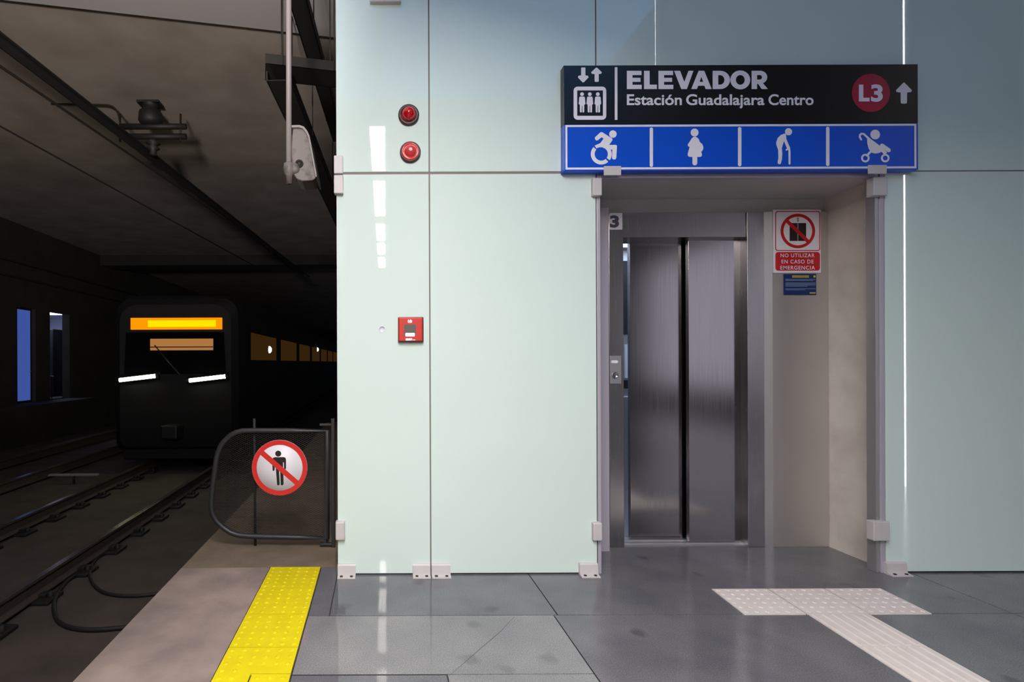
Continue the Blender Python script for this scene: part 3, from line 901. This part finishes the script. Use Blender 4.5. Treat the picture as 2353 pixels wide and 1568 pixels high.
# ================================================================== platform end gate
YG = 3.60
Z4 = crop(460, 930, 4.356, YG)
gate = tag(empty('platform_gate', P(757, 1255, YG)), 'low grey mesh gate with rounded corners closing the platform end', 'gate')
path = [(1268, 262), (900, 262), (560, 262), (425, 264), (360, 280), (300, 315), (245, 365), (205, 420), (178, 480), (160, 560), (143, 690), (122, 850), (112, 960), (112, 1040), (128, 1105), (165, 1170), (225, 1228), (300, 1280), (380, 1308), (470, 1318), (620, 1322), (1000, 1330), (1268, 1336)]
m = MB(); m.tube([Z4(p) for p in path], 0.0185, 10, closed=True); m.build('frame', 'gate', gate)
# expanded metal
poly = [Z4(p) for p in path]
pp = [(v.x, v.z) for v in poly]
def inside(x, z):
    r = False
    for i in range(len(pp)):
        (x1, z1), (x2, z2) = pp[i], pp[i - 1]
        if (z1 > z) != (z2 > z) and x < (x2 - x1) * (z - z1) / (z2 - z1) + x1: r = not r
    return r
m = MB()
px_, pz_ = 0.026, 0.0135
xs = [p[0] for p in pp]; zs = [p[1] for p in pp]
slope = pz_ / px_
tw = 0.00105
for sgn in (1, -1):
    c0 = min(zs) - 1.2; 
    nlines = int(2.6 / pz_)
    for i in range(nlines):
        b_ = c0 + i * pz_
        # line z = b + sgn*slope*x ; find intersections with outline
        hits = []
        for j in range(len(pp)):
            (x1, z1), (x2, z2) = pp[j - 1], pp[j]
            f1 = z1 - b_ - sgn * slope * x1; f2 = z2 - b_ - sgn * slope * x2
            if (f1 > 0) != (f2 > 0):
                tt = f1 / (f1 - f2); hits.append(x1 + (x2 - x1) * tt)
        hits.sort()
        for h0, h1 in zip(hits[::2], hits[1::2]):
            if h1 - h0 < 0.01: continue
            yo = YG + sgn * 0.0012
            p0 = Vector((h0, yo, b_ + sgn * slope * h0)); p1 = Vector((h1, yo, b_ + sgn * slope * h1))
            m.tube([p0, p1], tw * 1.5, square=True)
m.build('mesh_panel', 'gate_mesh', gate)
m = MB(); a_, b_ = Z4((1312, 140)), Z4((1358, 1440)); m.box(a_.x, b_.x - 0.004, YG - 0.02, YG + 0.03, 0.0, a_.z, bev=0.003); m.build('post', 'gate', gate)
m = MB(); a_ = Z4((1195, 190)); b_ = Z4((1318, 212)); m.box(a_.x, b_.x, YG - 0.016, YG + 0.016, b_.z, a_.z, bev=0.003); m.build('hinge', 'gate', gate); m = MB(); a_ = Z4((1200, 1385)); b_ = Z4((1318, 1408)); m.box(a_.x, b_.x, YG - 0.016, YG + 0.016, b_.z, a_.z, bev=0.003)
a_ = Z4((1240, 1325)); b_ = Z4((1262, 1408)); m.box(a_.x, b_.x, YG - 0.012, YG + 0.012, b_.z, a_.z)
m.build('hinge', 'gate', gate)
a_ = Z4((533, 145)); 
m = MB(); m.tube([(a_.x, YG + 0.030, a_.z), (a_.x + 0.002, YG + 0.030, 0.001)], 0.0095, 10); m.build('drop_bolt', 'gate', gate)
YN = YG - 0.027
N4 = crop(460, 930, 4.356, YN)
cc = N4((795, 633))
ns = tag(empty('no_entry_sign', cc), 'round red and white no-pedestrians sign fixed to the mesh gate', 'sign')
rr = 278 / 4.356 * YN / F
m = MB(); m.lathe(cc, (0, 1, 0), [(0, 0), (rr, 0), (rr, 0.006), (0, 0.006)], 56); m.build('disc', 'sign_white', ns)
N5 = crop(460, 930, 4.356, YN - 0.0008); N6 = crop(460, 930, 4.356, YN - 0.0016)
m = MB()
shape(m, N5, circ((781, 492), 30, 28))
shape(m, N5, [(748, 527), (838, 527), (852, 533), (859, 550), (859, 640), (850, 652), (840, 645), (837, 582), (829, 578), (835, 792), (829, 806), (818, 811), (807, 804), (800, 668), (790, 668), (796, 795), (792, 806), (781, 812), (770, 804), (755, 612), (747, 605), (745, 655), (736, 667), (725, 660), (722, 600), (722, 552), (730, 534)])
m.build('pedestrian_pictogram', 'ink', ns)
m = MB(); shape(m, N6, circ((795, 633), 277, 64), circ((795, 633), 230, 60)); shape(m, N6, stroke([(618, 482), (972, 788)], 52, False)); m.build('prohibition_ring', 'sign_red', ns)

# ================================================================== tracks
def rail(x, label, y0, y1, fasteners):
    e = tag(empty('running_rail', (x, y0, BED)), label, 'rail', 'rails of the two tracks')
    pr = [(-.07, 0), (.07, 0), (.07, .012), (.012, .03), (.010, .12), (.034, .135), (.034, .158), (-.034, .158), (-.034, .135), (-.010, .12), (-.012, .03), (-.07, .012)]
    m = MB(); m.prism([(x + a, y0, BED + 0.04 + b) for a, b in pr], (0, y1 - y0, 0)); m.build('rail_body', 'rust', e)
    m = MB(); m.box(x - .033, x + .033, y0, y1, BED + 0.1985, BED + 0.203, bev=0.001); m.build('rail_head', 'rail_top', e)
    if fasteners:
        m = MB()
        m.box(x - .21, x + .21, -.13, .13, BED, BED + .038, bev=.012)
        for s in (-1, 1):
            m.box(x + s * .10 - .035, x + s * .10 + .035, -.05, .05, BED + .03, BED + .075, bev=.01)
            m.lathe((x + s * .155, 0, BED + .036), (0, 0, 1), [(.03, 0), (.03, .035), (.015, .05), (0, .05)], 10)
        o = m.build('rail_fastener', 'rubber', e)
        for i in range(26):
            q = o if i == 0 else o.copy()
            if i: COL.objects.link(q)
            q.location = (o.location.x, 3.1 + 0.655 * i, o.location.z)
X1, X2 = -3.26, -4.76
rail(X1, 'nearest running rail, in front of the cable loops', -8, 68, True)
rail(X2, 'second running rail, between the nearest rail and the dark far track', -8, 68, True)
rail(-6.45, 'third running rail, near rail of the dark far track', -8, 68, False)
rail(-7.95, 'farthest running rail, along the unlit walkway edge', -8, 68, False)

def ground_path(pts, z):
    return [G(x, y, z) for x, y in pts]
def smooth_path(pts, n=5):
    out = []
    k = len(pts)
    for i in range(k - 1):
        p0, p1, p2, p3 = pts[max(i - 1, 0)], pts[i], pts[i + 1], pts[min(i + 2, k - 1)]
        for j in range(n):
            t = j / n
            out.append(0.5 * ((2 * p1) + (-p0 + p2) * t + (2 * p0 - 5 * p1 + 4 * p2 - p3) * t * t + (-p0 + 3 * p1 - 3 * p2 + p3) * t ** 3))
    out.append(pts[-1])
    return out
m = MB(); m.tube(smooth_path(ground_path([(184, 1317), (153, 1337), (130, 1370), (124, 1400), (135, 1428), (165, 1443), (215, 1448), (290, 1442), (380, 1432)], BED + 0.022)), 0.020, 8)
tag(m.build('cable_loop', 'rubber'), 'black cable looping from the rail to the platform, nearer of two', 'cable', 'cable loops on the trackbed')
m = MB(); m.tube(smooth_path(ground_path([(260, 1265), (226, 1281), (207, 1310), (212, 1338), (232, 1358), (265, 1368), (320, 1369), (400, 1360), (460, 1352)], BED + 0.020)), 0.018, 8)
tag(m.build('cable_loop', 'rubber'), 'black cable looping from the rail to the platform, farther of two', 'cable', 'cable loops on the trackbed')
bs = G(170, 1112, BED)
e = tag(empty('track_marker', bs), 'low T-shaped bar marker standing between the tracks', 'marker')
m = MB(); m.tube([bs, bs + Vector((0, 0, 0.15))], 0.02, 8); m.build('stem', 'dark_metal', e)
m = MB(); m.box(bs.x - 0.46, bs.x + 0.45, bs.y - 0.04, bs.y + 0.04, bs.z + 0.15, bs.z + 0.18); m.build('bar', 'pole', e)

# ================================================================== overhead line
ZW = 4.5
m = MB()
p0, p1 = G(0, 92, ZW), G(652, 596, ZW)
d = (p1 - p0)
q0 = p0 - d * 0.35; q1 = p1 + d * 0.25
ob = tag(empty('overhead_conductor', q0), 'thick dark conductor rail hung diagonally under the tunnel ceiling', 'conductor')
n_ = Vector((d.y, -d.x, 0)).normalized()
m.prism([q0 + n_ * a + Vector((0, 0, b)) for a, b in ((-.05, .055), (.05, .055), (.05, .035), (.02, .03), (.02, -.03), (.035, -.05), (.012, -.075), (-.012, -.075), (-.035, -.05), (-.02, -.03), (-.02, .03), (-.05, .035))], q1 - q0)
m.build('conductor_bar', 'overhead_metal', ob)
YI = G(352, 355, ZW).y
ci = G(348, 355, ZW)
IN = lambda px, py: P(px, py, YI)
sp = tag(empty('insulator_support', IN(348, 238)), 'dark insulator bracket hanging from the tunnel ceiling above the conductor rail', 'bracket')
m = MB(); top = IN(346, 238); m.box(top.x - .17, top.x + .17, YI - .12, YI + .12, CEIL - .035, CEIL); m.lathe((top.x, YI, CEIL - .03), (0, 0, -1), [(.13, 0), (.10, .06), (.17, .12), (.18, .26), (.14, .32), (0, .32)], 16); m.build('ceiling_mount', 'overhead_metal', sp)
for yy in (291, 314):
    m = MB(); m.tube([IN(276, yy), IN(428, yy)], .045, 10); m.build('cross_tube', 'overhead_metal', sp)
for bx_ in (415, 276):
    m = MB(); m.tube([IN(bx_, 262), IN(bx_, 326)], .016, 8); m.build('clamp_bolt', 'overhead_metal', sp)
m = MB(); b0_ = IN(352, 322); m.lathe(b0_, (0, 0, -1), [(.03, -.02), (.05, .0), (.11, .05), (.05, .09), (.10, .13), (.05, .17), (.06, .24), (0, .24)], 14); m.build('insulator', 'rubber', sp)
m = MB(); m.tube(smooth_path([IN(118, 238), IN(160, 240), IN(215, 241), IN(252, 243), (IN(268, 255)), IN(275, 275), IN(277, 296)]), .016, 8); m.build('registration_arm', 'overhead_metal', sp)
ZV = 4.3
def wire(a, b, z, r, label, ext=0.3):
    p, q = G(*a, z), G(*b, z)
    dd = q - p
    m = MB(); m.tube([p - dd * ext, p, q, q + dd * 1.1], r, 6)
    return tag(m.build('overhead_wire', 'rubber'), label, 'wire', 'thin wires under the tunnel ceiling')
wire((0, 152), (540, 520), ZV, .016, 'thin dark wire running beside the thick conductor rail, upper of the two')
wire((0, 290), (400, 510), ZV, .012, 'thin dark wire crossing lower left of the tunnel ceiling, lower of the two')

# wall pipes on the far side
def wall_pipe(a, b, x, r, mt, label):
    # points on the plane X = x
    def at(px, py):
        dx, dy = px - CX, py - CY
        dx, dy = dx - R * dy, dy + R * dx
        Y = x * F / dx
        return Vector((x, Y, H - dy * Y / F))
    p, q = at(*a), at(*b)
    z = (p.z + q.z) / 2
    m = MB(); m.tube([(x, 6, z), (x, 40, z)], r, 8)
    return tag(m.build('wall_pipe', mt), label, 'pipe', 'pipes along the far tunnel wall')
wall_pipe((60, 522), (380, 622), WX + 0.35, .035, 'cable_yellow', 'olive glinting pipe high on the far tunnel wall, topmost')
wall_pipe((0, 588), (130, 630), WX + 0.15, .03, 'tray', 'dark pipe under the olive pipe on the far tunnel wall')
wall_pipe((0, 632), (130, 655), WX + 0.12, .03, 'tray', 'lowest dark pipe on the far tunnel wall, above the lit doorway')

# lit service room on the far side
bd = tag(empty('blue_door', (WX - 0.12, 15.86, ZL)), 'tall blue door with a self-glowing leaf in the far tunnel wall, left of the bright doorway', 'door')
m = MB()
for b in ((15.455, 15.50, ZL, 2.895), (16.22, 16.265, ZL, 2.895), (15.50, 16.22, ZL, ZL + .06), (15.50, 16.22, 2.84, 2.895)):
    m.box(WX - 0.17, WX - 0.11, *b, bev=.004)
m.build('door_frame', 'tray', bd)
m = MB(); m.box(WX - 0.15, WX - 0.13, 15.50, 16.22, ZL + .06, 2.84); m.build('glowing_leaf', 'blue_glow', bd)  # door leaf glows by itself in place of light falling on it
m = MB(); m.tube([(WX - .11, 16.19, 1.0), (WX - .06, 16.19, 1.0), (WX - .06, 16.07, 1.0)], .012, 8); m.build('handle', 'pole', bd)
rl = tag(empty('room_lamp', (WX - 1.2, 17.9, 2.95)), 'bluish ceiling lamp inside the lit room on the far side', 'lamp')
m = MB(); m.box(WX - 2.1, WX - .5, 17.9, 18.7, 2.94, 2.99); m.build('diffuser', 'room_lamp', rl)
m = MB(); m.box(WX - 1.5, WX - .95, 18.72, 19.52, ZL, 2.45, bev=.02)
cb = tag(m.build('equipment_cabinet', 'train_trim'), 'dark equipment cabinet inside the lit room on the far side', 'cabinet')
tbm = tag(empty('work_table', (WX - .62, 17.5, ZL)), 'pale work table just inside the bright doorway on the far side', 'table')
m = MB(); m.box(WX - .9, WX - .32, 17.0, 17.7, ZL + .72, ZL + .76, bev=.004); m.build('tabletop', 'pale_paint', tbm)
for lx, ly in ((-.87, 17.04), (-.36, 17.04), (-.87, 17.66), (-.36, 17.66)):
    m = MB(); m.tube([(WX + lx, ly, ZL), (WX + lx, ly, ZL + .72)], .018, 6); m.build('leg', 'tray', tbm)

# ================================================================== train
TX, TY = -4.07, 10.75
tr = tag(empty('train', (TX, TY, TR)), 'dark train approaching along the near track with lit headlamps and amber display', 'train')
def section(y, hw, z0, z1, r):
    pts = []
    for cx, cz, a in ((hw - r, z1 - r, 0), (-hw + r, z1 - r, 90), (-hw + r * .5, z0 + r * .5, 180), (hw - r * .5, z0 + r * .5, 270)):
        rr_ = r if cz > 1 else r * .5
        for i in range(6):
            t_ = math.radians(a + 90 * i / 5)
            pts.append(Vector((TX + cx + rr_ * math.cos(t_), y, cz + rr_ * math.sin(t_))))
    return pts
m = MB()
secs = [section(TY + .02, 1.12, -.45, 2.42, .35), section(TY + .12, 1.24, -.52, 2.56, .35), section(TY + .40, 1.31, -.55, 2.64, .36), section(TY + 16, 1.31, -.55, 2.64, .36), section(TY + 36, 1.31, -.55, 2.64, .36)]
rings = [[m.bm.verts.new(p) for p in s] for s in secs]
for a_, b_ in zip(rings, rings[1:]):
    for j in range(len(a_)):
        m.bm.faces.new((a_[j], a_[(j + 1) % len(a_)], b_[(j + 1) % len(a_)], b_[j]))
m.bm.faces.new(rings[0]); m.bm.faces.new(rings[-1])
m.build('car_body', 'train', tr, smooth=False)
YF = TY + .02
m = MB(); m.prism([(TX - 1.02, YF, 1.02), (TX + 1.02, YF, 1.02), (TX + .98, YF, 1.86), (TX - .98, YF, 1.86)], (0, -.03, 0)); ws = m.build('windscreen', 'tinted', tr)
m = MB(); a_, b_ = P(345, 779, YF - .034), P(490, 805, YF - .034); m.box(a_.x, b_.x, YF - .036, YF - .0305, b_.z, a_.z, bev=.002); m.build('lit_cab_window', 'warm_cab', ws)
m = MB(); m.box(a_.x, b_.x, YF - .0385, YF - .036, b_.z + .055, b_.z + .075); m.build('cab_window_bar', 'train_trim', ws)
m = MB(); m.tube([(TX + .1, YF - .045, 1.0), (TX - .4, YF - .045, 1.6)], .012, 6); m.build('wiper', 'train_trim', ws)
m = MB(); a_, b_ = P(300, 731, YF - .03), P(510, 757, YF - .03); m.box(a_.x, b_.x, YF - .035, YF, b_.z, a_.z, bev=.006); dd_ = m.build('destination_display', 'amber', tr)
m = MB(); m.box(a_.x + .35, b_.x - .12, YF - .037, YF - .0352, b_.z + .05, a_.z - .05); m.build('led_rows', 'amber_core', dd_)
for px, py in ((318, 869), (478, 870)):
    h0 = P(px, py, YF - .03)
    m = MB(); m.tube([h0 + Vector((-.42, .03, -.045)), h0 + Vector((.42, .03, .045))], .085, 14); hb = m.build('headlamp_housing', 'train_trim', tr)
    m = MB(); m.tube([h0 + Vector((-.36, -.03, -.04)), h0 + Vector((.36, -.03, .04))], .042, 12); m.build('headlamp_lens', 'headlamp', hb)
m = MB(); m.box(TX - .16, TX + .16, TY - .35, TY + .1, -.25, 0.02, bev=.03); m.build('coupler', 'train_trim', tr)
m = MB(); m.box(TX - 1.1, TX + 1.1, TY + .1, TY + .3, -.72, -.45, bev=.03); m.build('pilot', 'train_trim', tr)
for i in range(9):
    y0 = TY + .9 + i * 3.6
    m = MB(); m.box(TX + 1.295, TX + 1.318, y0, y0 + 2.9, 1.30, 1.90, bev=.01); m.build('side_window', 'warm_window', tr)
for px in (620, 730):
    Yw = (TX + 1.335) * F / (px - CX)
    p_ = Vector((TX + 1.335, Yw, 1.24 + 30 * Yw / F))
    m = MB(); m.lathe(p_ - Vector((.02, 0, 0)), (1, 0, 0), [(.09, 0), (.085, .03), (.05, .06), (0, .07)], 14); m.build('side_lamp', 'cool_point', tr)
for yb in (TY + 2.5, TY + 13, TY + 24):
    m = MB()
    for dy in (0, 1.8):
        for s in (-1, 1):
            m.lathe((TX + s * .75 - .06 , yb + dy, TR + .36), (1, 0, 0), [(0, 0), (.36, 0), (.36, .12), (0, .12)], 20)
    m.box(TX - .95, TX + .95, yb - .4, yb + 2.2, TR + .3, TR + .5)
    m.build('bogie', 'train_trim', tr)

# ================================================================== camera on a pole, cable trays
YK = 4.0
K = crop(560, 0, 3.734, YK)
cv = tag(empty('surveillance_camera', K((470, 1550))), 'grey weathered surveillance camera hanging on a slim pole beside the glass', 'camera')
pb = K((388, 1500)); pt = K((400, 0))
m = MB(); m.tube([(pb.x, YK, pb.z), (pb.x + 0.008, YK, CEIL)], 0.021, 12); m.build('pole', 'pole', cv)
m = MB(); m.lathe(K((390, 1395)), (0, 0, -1), [(.022, 0), (.04, .01), (.045, .05), (.034, .09), (.024, .10), (.022, .16), (0, .16)], 16); kn = K((440, 1450)); m.lathe(kn + Vector((0, -.03, 0)), (0, 1, 0), [(0, 0), (.035, 0), (.035, .06), (0, .06)], 14); m.build('mounting_bracket', 'cctv', cv)
m = MB()
body = [(418, 1115), (432, 1098), (485, 1100), (518, 1112), (545, 1150), (560, 1180), (612, 1480), (618, 1525), (590, 1548), (500, 1552), (455, 1535), (430, 1500), (405, 1330)]
m.prism([K(p) for p in body], (0, .22, 0)); hb = m.build('housing', 'cctv', cv)
bv = hb.modifiers.new('bevel', 'BEVEL'); bv.width = .008; bv.segments = 2
m = MB(); hood = [(418, 1090), (485, 1088), (522, 1102), (552, 1142), (570, 1185), (625, 1480), (632, 1528), (620, 1530), (558, 1190), (540, 1155), (512, 1118), (480, 1106), (418, 1108)]
m.prism([K(p) + Vector((0, -.03, 0)) for p in hood], (0, .30, 0)); m.build('sun_hood', 'pole', cv)
m = MB(); m.lathe(K((478, 1408)), (0, -1, 0), [(.030, -.01), (.030, .012), (.022, .014), (.02, .002), (0, .002)], 18); m.build('cable_gland', 'rubber', cv)

ZT = 4.0
def tray(a, b, width, label, z=ZT, ext=(0, 0), rungs=False):
    p, q = Vector(a), Vector(b)
    d_ = q - p; p = p - d_ * ext[0]; q = q + d_ * ext[1]
    d_ = q - p
    nn = Vector((d_.y, -d_.x, 0)).normalized()
    e = tag(empty('cable_tray', (p + q) / 2), label, 'cable tray', 'dark cable trays under the ceiling')
    m = MB()
    for s in (-1, 1):
        o_ = nn * (s * width / 2)
        m.prism([p + o_ + nn * -.006, p + o_ + nn * .006, p + o_ + nn * .006 + Vector((0, 0, .09)), p + o_ + nn * -.006 + Vector((0, 0, .09))], d_)
    if not rungs:
        m.prism([p - nn * width / 2, p + nn * width / 2, p + nn * width / 2 + Vector((0, 0, .006)), p - nn * width / 2 + Vector((0, 0, .006))], d_)
    m.build('tray', 'tray', e)
    if rungs:
        L = d_.length; u = d_.normalized()
        for i in range(int(L / .3)):
            c_ = p + u * (.15 + i * .3) + Vector((0, 0, .02))
            m = MB(); m.prism([c_ - nn * width / 2 - u * .015, c_ + nn * width / 2 - u * .015, c_ + nn * width / 2 + u * .015, c_ - nn * width / 2 + u * .015], (0, 0, .02)); m.build('rung', 'tray', e)
    for fr in (.2, .8):
        c_ = p + d_ * fr
        m = MB()
        for s in (-1, 1):
            m.tube([c_ + nn * s * (width / 2 + .008), Vector((c_.x, c_.y, CEIL)) + nn * s * (width / 2 + .008)], .006, 6)
        m.build('hanger', 'tray', e)
    return e
ta, tb_ = G(640, 185, 3.87), G(762, 465, 3.87)
tray(ta, tb_, .22, 'dark solid cable tray receding beside the glass, behind the surveillance camera', ext=(0, 0.6))
tray(G(612, 172, ZT) + Vector((0, -.05, .0)), G(800, 180, ZT) + Vector((0, 0.05, .0)), .30, 'dark cable tray crossing towards the glass behind the camera pole')
tray(G(684, 0, 4.55), G(760, 262, 4.55), .16, 'thin ladder tray slanting behind the glass edge, highest of the trays', z=4.55, ext=(.15, .4), rungs=False)

# ================================================================== lamps
def linear(y1, y0, lab):
    xm = lambda y: 0.004 + (6.244 - y - 5.12) * 0.0135
    xa, xb = xm(y1), xm(y0)
    e = tag(empty('linear_lamp', ((xa + xb) / 2, (y0 + y1) / 2, LAMP_Z)), lab, 'lamp', 'linear ceiling lamps above the platform')
    m = MB(); m.prism([(xa - .08, y1, LAMP_Z + .004), (xa + .08, y1, LAMP_Z + .004), (xb + .08, y0, LAMP_Z + .004), (xb - .08, y0, LAMP_Z + .004)], (0, 0, .07))
    for sd in (-1, 1):
        m.prism([(xa + sd * .08 - .004, y1, LAMP_Z - .035), (xa + sd * .08 + .004, y1, LAMP_Z - .035), (xb + sd * .08 + .004, y0, LAMP_Z - .035), (xb + sd * .08 - .004, y0, LAMP_Z - .035)], (0, 0, .04))
    m.build('housing', 'lamp_body', e)
    m = MB(); m.prism([(xa - .072, y1 - .01, LAMP_Z), (xa + .072, y1 - .01, LAMP_Z), (xb + .072, y0 + .01, LAMP_Z), (xb - .072, y0 + .01, LAMP_Z)], (0, 0, .003)); m.build('diffuser', 'lamp', e)
    m = MB(); m.prism([(xa - .05, y1 - .02, LAMP_Z + .075), (xa + .05, y1 - .02, LAMP_Z + .075), (xb + .05, y0 + .02, LAMP_Z + .075), (xb - .05, y0 + .02, LAMP_Z + .075)], (0, 0, .003)); m.build('added_uplight', 'added_uplight', e)  # glowing strip added on top of the housing to lift the ceiling
    m = MB()
    for yy in (y1 - .2, y0 + .2):
        m.tube([(xm(yy), yy, LAMP_Z + .09), (xm(yy), yy, CEIL - .04)], .006, 6)
    m.build('suspension', 'pole', e)
for i, (a_, b_) in enumerate(((1.12, -.08), (-.42, -2.02), (-2.5, -3.69), (-3.92, -4.95), (-5.3, -6.5))):
    linear(a_, b_, 'white linear lamp hung over the platform, seen only as a streak in the glass')

def added_light_column(x, y, w, z0, lab):
    e = tag(empty('added_light_column', (x, y, 0)), lab, 'column', 'added light strips on slim columns')
    m = MB(); m.box(x + .012, x + .10, y - .05, y + .05, 0, CEIL - .04, bev=.004); m.build('column', 'dark_metal', e)  # column added only to carry the light strip
    m = MB(); m.box(x - w / 2, x + w / 2, y - .004, y + .004, z0, CEIL - .04); m.build('added_light_strip', 'added_line_glow', e)  # strip and column added to mirror a thin line in the glass
added_light_column(5.175, 0.99, .012, 0.0, 'added slim column, its white light strip drawing a line in the right glass')
added_light_column(3.075, 0.34, .0022, 3.7, 'added slim column, its thin light strip drawing a line above the sign')

# fill lamp added behind the camera to brighten the tunnel ceiling
fx, fy, fz = -1.0, -2.4, 2.2
e = tag(empty('added_fill_lamp', (fx, fy, 0)), 'added fill lamp on a post brightening the tunnel ceiling, out of view beside the camera', 'lamp')
m = MB(); m.tube([(fx, fy - .12, 0), (fx, fy - .12, fz - .05)], .025, 10); m.build('post', 'dark_metal', e)
m = MB(); m.box(fx - .16, fx + .16, fy - .22, fy - .10, fz - .14, fz + .02, bev=.01); m.build('added_lamp_head', 'dark_metal', e)
m = MB(); m.box(fx + .42, fx + .44, fy - .3, fy + 2.3, 0, fz + 1.6); m.build('added_light_screen', 'dark_metal', e)  # unseen plate added to keep the beam off the glass
lt = bpy.data.lights.new('fill_lamp_beam', 'SPOT'); lt.energy = 3000; lt.color = (1.0, .93, .89); lt.spot_size = math.radians(75); lt.spot_blend = .8; lt.shadow_soft_size = .4
lo = bpy.data.objects.new('fill_lamp_beam', lt); COL.objects.link(lo); lo.location = (fx, fy + .02, fz + .12)
lo.rotation_euler = Vector((-3.6, 9.0, 3.9)).to_track_quat('-Z', 'Y').to_euler()
